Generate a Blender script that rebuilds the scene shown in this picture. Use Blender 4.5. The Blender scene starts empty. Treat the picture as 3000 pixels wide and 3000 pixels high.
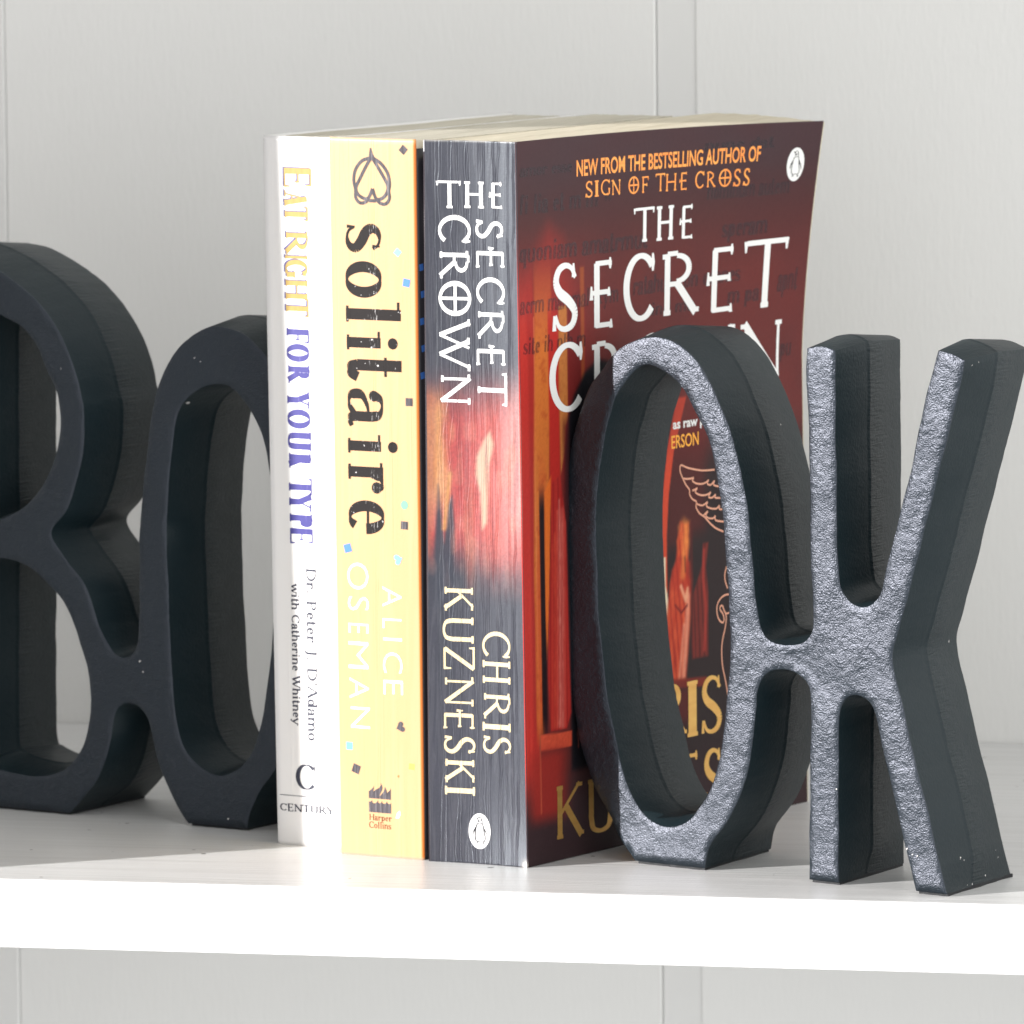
import bpy, bmesh, math, random
import numpy as np
from mathutils import Vector, Matrix, noise
from mathutils.geometry import delaunay_2d_cdt

# ------------------------------------------------------------------ scene, camera, light
scn = bpy.context.scene
COL = scn.collection
random.seed(7)
rng = np.random.default_rng(11)

CAM = dict(loc=(0.08784545, -2.03848285, 0.33879319), yaw=-0.21189211, pitch=0.11289799, roll=-0.00892195, lens=277.6008)
cy, sy = math.cos(CAM['yaw']), math.sin(CAM['yaw'])
cp, sp = math.cos(CAM['pitch']), math.sin(CAM['pitch'])
fwd = Vector((sy*cp, cy*cp, -sp)); right = Vector((cy, -sy, 0)); up = right.cross(fwd)
cr, sr = math.cos(CAM['roll']), math.sin(CAM['roll'])
r2 = right*cr + up*sr; u2 = -right*sr + up*cr
cam = bpy.data.cameras.new('camera'); cam_o = bpy.data.objects.new('camera', cam); COL.objects.link(cam_o)
cam.sensor_width = 36; cam.sensor_height = 36; cam.sensor_fit = 'HORIZONTAL'; cam.lens = CAM['lens']
cam.clip_start = 0.05; cam.clip_end = 60
M = Matrix((r2, u2, -fwd)).transposed().to_4x4(); M.translation = Vector(CAM['loc']); cam_o.matrix_world = M
cam.dof.use_dof = True; cam.dof.focus_distance = 2.07; cam.dof.aperture_fstop = 45
scn.camera = cam_o

ROOM = dict(level=2.13, dark=.05, top=.50, low=.50)
w = bpy.data.worlds.new('World'); scn.world = w; w.use_nodes = True
WT = w.node_tree; WB = WT.nodes['Background']
# the room's light: brighter towards the right, dimmer from the left and from overhead
def wnode(op, a, b=None, clamp=False):
    n = WT.nodes.new('ShaderNodeMath'); n.operation = op; n.use_clamp = clamp
    for i, x in enumerate((a, b)):
        if x is None: continue
        if isinstance(x, (int, float)): n.inputs[i].default_value = x
        else: WT.links.new(x, n.inputs[i])
    return n.outputs[0]
wc_ = WT.nodes.new('ShaderNodeTexCoord'); ws_ = WT.nodes.new('ShaderNodeSeparateXYZ'); WT.links.new(wc_.outputs['Generated'], ws_.inputs[0])
side = wnode('ADD', wnode('MULTIPLY', ws_.outputs[0], .8), wnode('MULTIPLY', ws_.outputs[1], -.25))
mr_ = WT.nodes.new('ShaderNodeMapRange'); mr_.interpolation_type = 'SMOOTHSTEP'; WT.links.new(side, mr_.inputs[0])
for i, x in enumerate((-.50, .55, ROOM['dark'], 1.0)): mr_.inputs[i+1].default_value = x
side = mr_.outputs[0]
high = wnode('SUBTRACT', 1.0, wnode('MULTIPLY', wnode('MULTIPLY', wnode('ADD', ws_.outputs[2], -.05), 1.25, True), ROOM['top']))
low = wnode('SUBTRACT', 1.0, wnode('MULTIPLY', wnode('MULTIPLY', wnode('ADD', ws_.outputs[2], .05), -1.6, True), ROOM['low']))
high = wnode('MULTIPLY', high, low)
WB.inputs[0].default_value = (1.0, 1.0, 0.99, 1); WT.links.new(wnode('MULTIPLY', wnode('MULTIPLY', side, high), ROOM['level']), WB.inputs[1])

AZ, EL, DIST = math.radians(32.0), math.radians(13.5), 4.0     # direction the light travels (in plan), height, distance
TGT = Vector((-0.37, 0.04, 0.10))
L = bpy.data.lights.new('key_lamp', 'SPOT'); lo = bpy.data.objects.new('key_lamp', L); COL.objects.link(lo)
L.energy = 1680; L.color = (1.0, 0.975, 0.955); L.shadow_soft_size = 0.034; L.spot_size = math.radians(34); L.spot_blend = 0.2
lo.location = TGT - DIST*Vector((math.cos(AZ)*math.cos(EL), math.sin(AZ)*math.cos(EL), -math.sin(EL)))
lo.rotation_euler = (TGT - lo.location).to_track_quat('-Z', 'Y').to_euler()

vs = scn.view_settings
scn.display_settings.display_device = 'sRGB'
vs.view_transform = 'Standard'; vs.look = 'None'; vs.exposure = 0.0; vs.gamma = 1.0; vs.use_curve_mapping = False
scn.cycles.max_bounces = 8
try: scn.cycles.use_denoising = True
except Exception: pass

# ------------------------------------------------------------------ helpers
def lin(r, g, b, k=1.0):
    f = lambda c: (c/255/12.92 if c/255 <= 0.04045 else ((c/255+0.055)/1.055)**2.4)*k
    return (f(r), f(g), f(b))
def tag(o, label=None, cat=None, group=None, kind=None):
    if label: o['label'] = label
    if cat: o['category'] = cat
    if group: o['group'] = group
    if kind: o['kind'] = kind
    return o
def empty(name, loc, label, cat, rot=0, group=None):
    o = bpy.data.objects.new(name, None); COL.objects.link(o)
    o.location = loc; o.rotation_euler = (0, 0, rot); o.empty_display_size = 0.02
    return tag(o, label, cat, group)
def mesh_obj(name, verts, faces, mat, parent=None, smooth=False, mats=None, midx=None):
    me = bpy.data.meshes.new(name); me.from_pydata([tuple(v) for v in verts], [], faces); me.update()
    for m_ in (mats or [mat]): me.materials.append(m_)
    if midx is not None: me.polygons.foreach_set('material_index', midx)
    if smooth: me.polygons.foreach_set('use_smooth', [True]*len(me.polygons))
    o = bpy.data.objects.new(name, me); COL.objects.link(o)
    if parent: o.parent = parent
    return o
def bm_obj(name, bm, mat, parent=None, smooth=False):
    me = bpy.data.meshes.new(name); bm.to_mesh(me); bm.free(); me.materials.append(mat)
    if smooth: me.polygons.foreach_set('use_smooth', [True]*len(me.polygons))
    o = bpy.data.objects.new(name, me); COL.objects.link(o)
    if parent: o.parent = parent
    return o
def box_bm(x0, x1, y0, y1, z0, z1, bev=0.0, seg=2):
    bm = bmesh.new(); bmesh.ops.create_cube(bm, size=1)
    for v in bm.verts:
        v.co = Vector((x0+(v.co.x+.5)*(x1-x0), y0+(v.co.y+.5)*(y1-y0), z0+(v.co.z+.5)*(z1-z0)))
    if bev: bmesh.ops.bevel(bm, geom=bm.edges[:], offset=bev, segments=seg, profile=.5, affect='EDGES')
    return bm
class NT:
    def __init__(s, name):
        s.m = bpy.data.materials.new(name); s.m.use_nodes = True; s.t = s.m.node_tree; s.n = s.t.nodes; s.b = s.n['Principled BSDF']
    def add(s, typ, **kw):
        n = s.n.new(typ)
        for k, v in kw.items():
            if isinstance(k, str) and hasattr(n, k): setattr(n, k, v)
        return n
    def link(s, a, b): s.t.links.new(a, b)
    def coord(s, scale=(1, 1, 1), rot=(0, 0, 0)):
        c = s.add('ShaderNodeTexCoord'); mp = s.add('ShaderNodeMapping')
        mp.inputs['Scale'].default_value = scale; mp.inputs['Rotation'].default_value = rot
        s.link(c.outputs['Object'], mp.inputs['Vector']); return mp.outputs[0]
    def noise(s, vec, scale=1.0, detail=2.0, rough=.5, dist=0.0):
        n = s.add('ShaderNodeTexNoise'); n.inputs['Scale'].default_value = scale; n.inputs['Detail'].default_value = detail
        n.inputs['Roughness'].default_value = rough; n.inputs['Distortion'].default_value = dist
        s.link(vec, n.inputs['Vector']); return n.outputs['Fac']
    def math(s, op, a, b=None, clamp=False):
        n = s.add('ShaderNodeMath'); n.operation = op; n.use_clamp = clamp
        for i, x in enumerate((a, b)):
            if x is None: continue
            if isinstance(x, (int, float)): n.inputs[i].default_value = x
            else: s.link(x, n.inputs[i])
        return n.outputs[0]
    def ramp(s, fac, stops):
        n = s.add('ShaderNodeValToRGB'); cr_ = n.color_ramp
        while len(cr_.elements) > 1: cr_.elements.remove(cr_.elements[-1])
        for i, (p, c) in enumerate(stops):
            e = cr_.elements[0] if i == 0 else cr_.elements.new(p)
            e.position = p; e.color = tuple(c)+(1,) if len(c) == 3 else c
        s.link(fac, n.inputs[0]); return n.outputs[0]
    def range(s, val, a, b, c=0.0, d=1.0):
        n = s.add('ShaderNodeMapRange'); n.interpolation_type = 'SMOOTHSTEP'
        n.inputs[1].default_value = a; n.inputs[2].default_value = b; n.inputs[3].default_value = c; n.inputs[4].default_value = d
        s.link(val, n.inputs[0]); return n.outputs[0]
    def bump(s, h, strength, dist, prev=None):
        n = s.add('ShaderNodeBump'); n.inputs['Strength'].default_value = strength; n.inputs['Distance'].default_value = dist
        s.link(h, n.inputs['Height'])
        if prev is not None: s.link(prev, n.inputs['Normal'])
        return n.outputs[0]
    def mix(s, fac, a, b):
        n = s.add('ShaderNodeMix'); n.data_type = 'RGBA'
        if isinstance(fac, (int, float)): n.inputs[0].default_value = fac
        else: s.link(fac, n.inputs[0])
        for i, x in ((6, a), (7, b)):
            if isinstance(x, tuple): n.inputs[i].default_value = tuple(x)+(1,) if len(x) == 3 else x
            else: s.link(x, n.inputs[i])
        return n.outputs[2]
    def set(s, color=None, rough=None, spec=None, normal=None, coat=None, metal=None):
        b = s.b
        if color is not None:
            if isinstance(color, tuple): b.inputs['Base Color'].default_value = tuple(color)+(1,)
            else: s.link(color, b.inputs['Base Color'])
        if rough is not None:
            if isinstance(rough, (int, float)): b.inputs['Roughness'].default_value = rough
            else: s.link(rough, b.inputs['Roughness'])
        if spec is not None: b.inputs['Specular IOR Level'].default_value = spec
        if normal is not None: s.link(normal, b.inputs['Normal'])
        if coat is not None: b.inputs['Coat Weight'].default_value = coat; b.inputs['Coat Roughness'].default_value = .25
        if metal is not None: b.inputs['Metallic'].default_value = metal
        return s.m
def plain(name, color, rough=.5, spec=.4, metal=None):
    t = NT(name); return t.set(color, rough, spec, metal=metal)

# ------------------------------------------------------------------ shelf and wall
t = NT('painted_shelf')                      # white painted board with a faint brushed grain along its length
g1 = t.noise(t.coord((9, 420, 420)), 1, 3, .6); g2 = t.noise(t.coord((30, 1500, 1500)), 1, 2, .6); sp1 = t.noise(t.coord((260, 260, 260)), 1, 1, .4)
gr = t.math('ADD', t.math('MULTIPLY', g1, .7), t.math('MULTIPLY', g2, .3))
colr = t.ramp(gr, [(.28, (.56, .56, .545)), (.46, (.65, .65, .645)), (.72, (.73, .73, .725))])
colr = t.mix(t.range(sp1, .772, .79), colr, (.10, .09, .09))
MAT_SHELF = t.set(colr, .34, .45, t.bump(gr, .5, .0008))
t = NT('shelf_edge_band')
MAT_EDGE = t.set((.86, .85, .85), .5, .4, t.bump(t.noise(t.coord((700, 700, 700)), 1, 2), .05, .0003))
t = NT('painted_wall_panel')                 # matt board with an embossed vertical weave
e1 = t.noise(t.coord((620, 620, 150)), 1, 3, .6); e2 = t.noise(t.coord((60, 60, 18)), 1, 2); e3 = t.noise(t.coord((7, 7, 5)), 1, 2)
wc = t.mix(e3, (.74, .74, .725), (.775, .775, .765))
MAT_WALL = t.set(wc, .55, .3, t.bump(e1, .20, .0006, t.bump(e2, .05, .002)))
MAT_STRIP = plain('painted_strip', (.72, .72, .71), .5, .35)
MAT_GAP = plain('dark_joint', (.42, .39, .34), .8, .2)

YB = 0.29837; TH = 0.01852
shelf = empty('shelf', (-0.36, 0, -TH), 'white painted shelf board with a square front edge carrying the books and bookends', 'shelf')
def shelf_part(name, bm, mat):
    for v in bm.verts: v.co -= shelf.location
    return bm_obj(name, bm, mat, shelf)
shelf_part('board', box_bm(-1.05, 0.35, 0.0011, YB-0.0005, -TH, 0, .0003, 1), MAT_SHELF)
shelf_part('edge_band', box_bm(-1.05, 0.35, 0, 0.001, -TH-.0001, 0.0001, .0004, 2), MAT_EDGE)

wall = empty('wall', (-0.36, YB, -0.6), 'pale grey white panelled wall with narrow vertical joint strips behind the shelf', 'wall')
def wall_part(name, bm, mat):
    for v in bm.verts: v.co -= wall.location
    return bm_obj(name, bm, mat, wall)
XA, XB, XC = -0.57303, -0.36904, -0.35677
wall_part('panel', box_bm(XA+.0002, XB-.0002, YB, YB+.012, -0.6, 0.9, .0006), MAT_WALL)
wall_part('joint_strip', box_bm(XB+.00002, XC, YB+.0004, YB+.012, -0.6, 0.9, .0003), MAT_STRIP)
wall_part('panel', box_bm(XC-.0002, 0.5, YB, YB+.012, -0.6, 0.9, .0002), MAT_WALL)
wall_part('joint_strip', box_bm(XA-.0125, XA+.0002, YB-.0005, YB+.012, -0.6, 0.9, .0006), MAT_STRIP)
wall_part('panel', box_bm(-1.3, XA-.0124, YB, YB+.012, -0.6, 0.9, .0008), MAT_WALL)
wall_part('backing', box_bm(-1.3, 0.5, YB+.013, YB+.016, -0.6, 0.9), MAT_GAP)

# an unseen panel added left of the open shelf; its free edge throws the shade over the left bookend
panel_edge = lambda z: -0.5634 - (z-.03)*.043
dv = []
for y in (-.020, -.002):
    for z in (-.5, .75): dv += [(-1.35, y, z), (panel_edge(z), y, z)]
dv = [(x+.95, y, z+.5) for x, y, z in dv]
shade_panel = mesh_obj('added_shade_panel', dv, [(0, 1, 3, 2), (4, 6, 7, 5), (0, 4, 5, 1), (2, 3, 7, 6), (1, 5, 7, 3), (0, 2, 6, 4)], MAT_EDGE)
shade_panel.location = (-.95, 0, -.5)
tag(shade_panel, 'plain white unseen panel added just left of the open shelf to cast shade', 'shade panel')

OK_OUT = [[-56.97,-0.3,1],[-33.96,-0.52,1],[-32.12,6.39],[-26.5,13.17],[-22.06,20.79],[-19.08,29.23],[-17.57,38.02],[-16.35,46.29],[-16.7,48.48],[-15.45,52.32],[-12.99,55.09],[-9.16,56.24],[-5.0,56.26],[-1.55,54.79],[0.69,52.66],[1.23,49.54],[1.29,44.28],[1.21,29.91],[0.84,15.5],[0.62,-0.61,1],[10.3,-0.39,1],[10.19,17.41],[10.36,30.33],[10.47,42.37],[10.96,46.7],[12.41,49.6],[14.99,51.21],[18.07,50.89],[20.63,49.58],[22.06,47.55],[23.17,43.36],[25.68,33.29],[28.2,25.36],[30.72,15.72],[32.73,8.19],[35.2,-0.27,1],[45.02,-0.39,1],[41.39,12.37],[38.39,24.07],[35.37,33.21],[33.36,40.74],[30.85,49.93],[29.09,55.34],[28.09,59.54],[27.69,62.71],[28.37,65.95],[29.91,69.9],[30.95,73.37],[34.86,85.54],[37.94,96.2],[41.5,108.26],[45.58,121.63],[48.29,131.14],[50.1,137.96],[50.97,142.63,1],[47.88,143.83],[45.21,144.63],[42.67,144.75,1],[38.89,132.52],[35.7,119.95],[32.5,107.72],[29.3,97.72],[29.14,96.5],[26.39,87.25],[25.18,82.92],[24.32,79.45],[22.26,76.75],[18.84,74.96],[15.42,75.43],[13.03,77.27],[11.33,79.15],[10.66,82.52],[10.18,89.05],[9.99,91.21],[10.0,102.6],[9.87,121.54],[9.82,138.56],[9.71,143.15,1],[7.25,144.1],[3.59,144.04],[0.65,143.44,1],[0.44,138.09],[0.75,128.63],[1.15,117.26],[1.29,102.07],[1.41,83.04],[1.55,82.78],[2.18,72.82],[2.26,68.24],[1.28,65.88],[-1.15,63.85],[-4.26,63.25],[-8.77,63.16],[-12.59,64.04],[-14.84,66.47],[-15.85,70.71],[-17.01,79.55],[-18.15,91.54],[-19.19,100.69],[-22.01,112.0],[-24.29,119.04],[-27.16,125.21],[-30.61,131.72],[-34.66,137.25],[-38.15,140.43],[-41.65,142.65],[-45.75,143.9],[-49.87,144.04],[-53.42,143.53],[-57.57,142.13],[-61.15,140.27],[-64.14,137.71],[-67.75,133.43],[-70.52,130.65],[-73.34,125.36],[-75.83,119.43],[-77.99,111.34],[-79.37,100.94],[-80.06,89.61],[-80.08,76.44],[-79.64,62.33],[-78.72,50.13],[-77.2,38.91],[-74.85,29.64],[-71.57,20.93],[-68.15,15.26],[-65.4,11.24],[-63.45,7.51],[-61.5,4.85],[-58.9,1.72]]
OK_HOLE = [[-52.3,136.52],[-48.17,135.72],[-44.07,133.67],[-40.57,130.87],[-38.24,127.97],[-35.35,123.33],[-32.46,118.59],[-30.74,113.9],[-29.04,106.81],[-27.63,99.7],[-26.81,92.56],[-26.0,83.02],[-25.49,73.45],[-25.03,63.87],[-25.1,61.51],[-25.64,51.84],[-26.89,41.15],[-28.41,32.34],[-30.22,25.92],[-32.61,20.4],[-35.58,16.28],[-39.14,12.58],[-42.7,10.82],[-46.26,10.13],[-49.81,10.7],[-53.36,12.35],[-56.9,15.95],[-59.84,21.07],[-62.17,27.71],[-63.61,33.44],[-65.19,39.45],[-66.08,43.13],[-67.24,51.27],[-67.93,57.3],[-68.76,64.54],[-69.28,73.02],[-69.59,81.5],[-69.65,93.77],[-68.92,102.54],[-68.19,108.21],[-67.45,111.73],[-66.2,117.61],[-64.49,122.15],[-62.54,127.46],[-59.45,131.2],[-56.46,134.24],[-54.67,135.68]]
BO_OUT = [[-61.08,-0.67,1],[-19.25,0.03,1],[-17.74,1.43],[-13.97,5.07],[-10.2,9.31],[-6.77,15.65],[-5.61,18.77],[-4.42,23.42],[-3.92,27.1],[-2.46,31.09],[0.94,32.99],[4.95,32.42],[7.93,29.84],[9.52,24.95],[10.76,19.48],[12.68,14.05],[15.92,8.17],[19.17,2.85],[21.76,-0.16,1],[41.68,-0.23,1],[42.45,3.73],[44.68,8.11],[47.62,12.53],[50.9,16.37],[54.38,22.19],[57.73,31.58],[59.97,43.29],[61.44,57.81],[61.99,72.24],[61.85,86.61],[61.0,99.01],[59.33,110.41],[56.73,120.8],[53.31,129.25],[49.71,134.35],[46.22,137.33],[43.33,139.46],[39.18,140.85],[33.76,141.61],[29.55,140.81],[24.04,137.8],[19.76,134.14],[16.31,129.45],[13.68,124.09],[11.9,118.77],[10.05,109.92],[8.62,101.09],[7.17,90.48],[5.97,78.73],[6.27,77.4],[5.89,63.54],[5.51,52.99],[4.22,47.92],[1.16,45.62],[-2.19,46.13],[-4.83,49.02],[-8.11,54.38],[-10.03,59.83],[-13.29,66.31],[-18.43,71.48],[-21.18,75.08],[-23.93,78.1],[-24.87,80.51],[-22.43,83.09],[-19.21,86.15],[-16.67,91.18],[-14.82,96.45],[-13.14,102.28],[-12.33,108.06],[-12.35,116.67],[-13.13,118.97],[-14.44,124.64],[-16.47,130.28],[-18.76,134.75],[-22.22,140.05],[-25.94,144.18],[-31.1,148.55],[-37.47,152.4],[-44.11,155.57],[-51.14,158.25],[-57.75,159.18,1]]
BO_H1 = [[-47.82,144.4],[-43.4,143.11],[-38.93,140.88],[-34.02,139.06],[-30.56,136.04],[-27.99,132.84],[-25.43,127.27],[-23.47,123.95],[-21.72,120.9],[-20.77,115.19],[-20.62,110.54],[-21.3,105.62],[-22.79,101.23],[-24.63,97.1],[-26.44,94.13],[-29.68,90.5],[-33.63,87.11],[-37.91,84.86],[-42.2,83.19],[-47.03,82.2],[-49.05,83.56]]
BO_H2 = [[-49.33,69.77],[-47.24,71.66],[-42.42,72.16],[-38.18,71.52],[-33.6,70.34],[-29.4,68.26],[-25.58,65.44],[-20.17,60.34],[-16.24,52.77],[-14.65,48.6],[-12.55,42.65],[-11.56,36.32],[-11.66,30.53],[-12.3,25.92],[-13.69,20.65],[-15.59,17.47],[-18.24,14.53],[-21.99,11.82],[-26.86,10.1],[-32.45,9.55],[-38.04,9.92],[-43.64,10.91],[-48.43,13.04],[-50.5,18.34]]
BO_H3 = [[15.47,79.26],[16.09,90.94],[17.11,101.51],[18.98,112.1],[20.75,117.42],[23.77,121.4],[28.02,124.03],[33.08,125.3],[37.26,124.79],[40.98,122.18],[45.09,117.85],[48.33,111.75],[50.22,104.2],[51.64,93.74],[52.26,81.29],[52.2,69.75],[51.57,58.17],[49.69,43.29],[48.7,37.23],[47.54,31.75],[46.04,26.85],[43.81,21.88],[40.51,17.74],[36.87,15.38],[32.88,14.19],[28.91,14.81],[25.32,16.67],[22.1,19.47],[19.62,23.23],[18.24,27.67],[17.27,35.16],[16.69,44.18],[16.43,50.2]]

# ------------------------------------------------------------------ cast iron bookends (outlines in mm in the plane of the letters' faces)
def resample(pts, step):
    """closed outline; points with a third value are corners; smooth spline between corners -> (points, corner flags)"""
    n = len(pts); P = [Vector((p[0], p[1])) for p in pts]; K = [len(p) > 2 for p in pts]
    out, flag = [], []
    for i in range(n):
        p1, p2 = P[i], P[(i+1) % n]
        p0 = P[i-1] if not K[i] else p1-(p2-p1)
        p3 = P[(i+2) % n] if not K[(i+1) % n] else p2+(p2-p1)
        m = max(1, round((p2-p1).length/step))
        for j in range(m):
            s = j/m
            a, b, c_, d = -s+2*s*s-s**3, 2-5*s*s+3*s**3, s+4*s*s-3*s**3, -s*s+s**3
            out.append(.5*(a*p0+b*p1+c_*p2+d*p3)); flag.append(K[i] and j == 0)
    # relax hand-drawn wobble
    for _ in range(6):
        new = []
        for i, q in enumerate(out):
            if flag[i]: new.append(q)
            else: new.append(q*.5+(out[i-1]+out[(i+1) % len(out)])*.25)
        out = new
    return out, flag
def normals(P):
    n = len(P); N = []
    for i in range(n):
        d = (P[(i+1) % n]-P[i-1]).normalized(); N.append(Vector((d.y, -d.x)))
    A = sum(P[i].x*P[(i+1) % n].y-P[(i+1) % n].x*P[i].y for i in range(n))
    return [v if A > 0 else -v for v in N]           # pointing out of the loop
def inside(p, P):
    r = False; n = len(P)
    for i in range(n):
        a, b = P[i], P[i-1]
        if (a.y > p.y) != (b.y > p.y) and p.x < (b.x-a.x)*(p.y-a.y)/(b.y-a.y)+a.x: r = not r
    return r
def bookend(name, origin, d, loops, depth, shear, lift, mats, label):
    """loops[0] is the outer outline, the rest are holes. local x along the face, y into the depth, z up (metres)."""
    ang = math.atan2(d[1], d[0])
    root = empty(name, (origin[0], origin[1], 0), label, 'bookend', ang, 'cast iron letter bookends')
    RS = [resample(l, .8) for l in loops]; NS = []
    for k, (P, F) in enumerate(RS):
        N = normals(P); NS.append(N if k == 0 else [-v for v in N])     # always pointing away from the metal
    mid = .43*depth
    prof = [(0, -.16), (.08, -.05), (.25, 0), (mid, 2.0), (depth-.7, .0), (depth-.2, -.25), (depth, -.6)]
    V, Fc, mi, sharp = [], [], [], set(); idx = []
    seed = origin[0]*100
    for k, (P, F) in enumerate(RS):
        rings = []
        for r, (y, off) in enumerate(prof):
            ring = []
            for i, p in enumerate(P):
                o_ = off
                flat = k == 0 and p.y < 9
                kf = 1.0
                if flat: kf = min(max((p.y-.6)/8, 0), 1); kf = kf*kf*(3-2*kf); o_ = off*(kf if off > 0 else .6)
                nz = noise.noise(Vector((p.x*.11+seed, p.y*.11, y*.06)))*.28 + noise.noise(Vector((p.x*.6+seed, p.y*.6, y*.15)))*.07
                q = p+NS[k][i]*(o_+nz*kf)
                z = max(q.y, 0)+lift
                yy = y + (noise.noise(Vector((p.x*.05, p.y*.05, seed)))*.25 if r < 2 else 0)
                ring.append(len(V)); V.append(Vector((q.x+y*shear, yy, z))/1000)
            rings.append(ring)
        idx.append(rings); n = len(P)
        for r in range(len(prof)-1):
            for i in range(n):
                a, b, c_, e = rings[r][i], rings[r][(i+1) % n], rings[r+1][(i+1) % n], rings[r+1][i]
                A = sum(P[j].x*P[(j+1) % n].y-P[(j+1) % n].x*P[j].y for j in range(n)) > 0
                f = (a, b, c_, e) if (A == (k == 0)) else (a, e, c_, b)
                Fc.append(f); mi.append(1 if r > 1 else 0)
                if F[i]: sharp.add(frozenset((rings[r][i], rings[r+1][i])))
        for i in range(n):
            sharp.add(frozenset((rings[3][i], rings[3][(i+1) % n])))
    for side, r in ((0, 0), (1, len(prof)-1)):           # front and back faces with inner points so the casting can undulate
        lp = [ [Vector((V[j].x*1000, V[j].z*1000)) for j in rings[r]] for rings in idx]
        ids = [j for rings in idx for j in rings[r]]
        pts = [p for l in lp for p in l]; faces = []; st = 0
        for l in lp: faces.append(list(range(st, st+len(l)))); st += len(l)
        nb = len(pts); step = 1.7 if side == 0 else 4.0
        xs = [p.x for p in lp[0]]; ys = [p.y for p in lp[0]]
        y = min(ys)+step/2; row = 0
        while y < max(ys):
            x = min(xs)+(row % 2)*step/2
            while x < max(xs):
                q = Vector((x, y))
                if sum(inside(q, l) for l in lp) == 1 and min((q-p).length for l in lp for p in l) > step*.55: pts.append(q)
                x += step
            y += step*.87; row += 1
        res = delaunay_2d_cdt(pts, [], faces, 2, 1e-6)
        mp = []
        for j, vco in enumerate(res[0]):
            og = res[3][j]
            og = [g for g in og if g < nb]
            if og: mp.append(ids[og[0]])
            else:
                yy = (noise.noise(Vector((vco.x*.05, vco.y*.05, seed)))*.25+noise.noise(Vector((vco.x*.16, vco.y*.16, seed+9)))*.22) if side == 0 else depth
                yy += (-.10 if side == 0 else 0)
                if side == 0: yy += .55*math.exp(-((vco.x+1)**2+(vco.y-59)**2)/60)*(1 if 'ok' in mats[2] else 0)
                mp.append(len(V)); V.append(Vector((vco.x+(0 if side == 0 else 0), yy, vco.y))/1000)
        for f in res[2]:
            ff = [mp[j] for j in f]
            if len(set(ff)) < 3: continue
            Fc.append(tuple(ff) if side == 0 else tuple(reversed(ff))); mi.append(0 if side == 0 else 1)
    o = mesh_obj('letters', V, Fc, None, root, True, mats[:2], mi)
    me = o.data
    bm = bmesh.new(); bm.from_mesh(me); bmesh.ops.recalc_face_normals(bm, faces=bm.faces[:]); bm.to_mesh(me); bm.free()
    for e in me.edges:
        if frozenset(e.vertices) in sharp: e.use_edge_sharp = True
    me.update()
    return root
t = NT('blackened_iron_face')               # sand-cast grain, catching the lamp as glitter
v1 = t.noise(t.coord((2200, 2200, 2900), (0, .5, 0)), 1, 1.5, .5); v2 = t.noise(t.coord((420, 420, 420)), 1, 2); v3 = t.noise(t.coord((2600, 2600, 2600)), 1, 1)
nb_ = t.bump(v3, 1.0, .00011, t.bump(v1, 1.0, .000105, t.bump(v2, 1.0, .00028)))
pit = t.range(t.noise(t.coord((330, 330, 330)), 1, 2, .6), .70, .76)
MAT_IRON_FACE = t.set(t.mix(pit, (.003, .009, .013), (.002, .005, .007)), .40, .5, nb_)
t.b.inputs['IOR'].default_value = 1.66; t.b.inputs['Specular Tint'].default_value = (.82, .85, 1.0, 1)
t = NT('blackened_iron_side')
c_ = t.add('ShaderNodeTexCoord'); sx = t.add('ShaderNodeSeparateXYZ'); t.link(c_.outputs['Object'], sx.inputs[0])
mask = t.math('MULTIPLY', t.range(sx.outputs[1], .0145, .0165), t.range(sx.outputs[1], .030, .018))
strk = t.noise(t.coord((900, 40, 1500)), 1, 2, .5)
fine = t.noise(t.coord((1300, 1300, 1300)), 1, 2); rough_ = t.noise(t.coord((170, 60, 170)), 1, 3, .6)
h = t.math('MULTIPLY', strk, mask)
nn = t.bump(fine, .30, .0003, t.bump(h, .55, .0008, t.bump(rough_, .30, .0012)))
chip = t.range(t.noise(t.coord((210, 210, 210)), 1, 1.5, .5), .825, .832)
MAT_IRON_SIDE = t.set(t.mix(chip, t.mix(rough_, (.0035, .0115, .0155), (.0075, .0165, .021)), (.45, .43, .42)), .50, .30, nn)
MAT_PAD = plain('rubber_pad', (.012, .013, .016), .6, .4)
MAT_CHIP = plain('bare_chip', (.75, .72, .70), .4, .5)

OKO = (-0.27674761, 0.02984595); OKD = (0.90809063, -0.41877370)
BOO = (-0.48715212, 0.10822796); BOD = (0.93893770, -0.34408719)
PAD = 0.9
def pads(root, spans, y0, y1, shear):
    for x0, x1 in spans:
        P = []
        n = 22
        for i in range(n): P.append((x0+(x1-x0)*i/n, y0))
        for i in range(8): P.append((x1, y0+(y1-y0)*i/8))
        for i in range(n): P.append((x1-(x1-x0)*i/n, y1))
        for i in range(8): P.append((x0, y1-(y1-y0)*i/8))
        V = []; m = len(P)
        for z in (0.02, PAD+.05):
            for j, (x, y) in enumerate(P):
                a = noise.noise(Vector((x*.5, y*.5, 3.1)))*.55
                V.append(((x+y*shear+a)/1000, (y+a)/1000, z/1000))
        F = [tuple(reversed(range(m))), tuple(range(m, 2*m))]+[(j, (j+1) % m, m+(j+1) % m, m+j) for j in range(m)]
        mesh_obj('foot_pad', V, F, MAT_PAD, root)
def shear_for(d, deg):
    a = math.atan2(d[1], d[0]); b = math.radians(deg)-a      # direction of depth relative to the face
    return 1/math.tan(b)
SH_OK = shear_for(OKD, 71.5); SH_BO = shear_for(BOD, 69.0)
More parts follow.
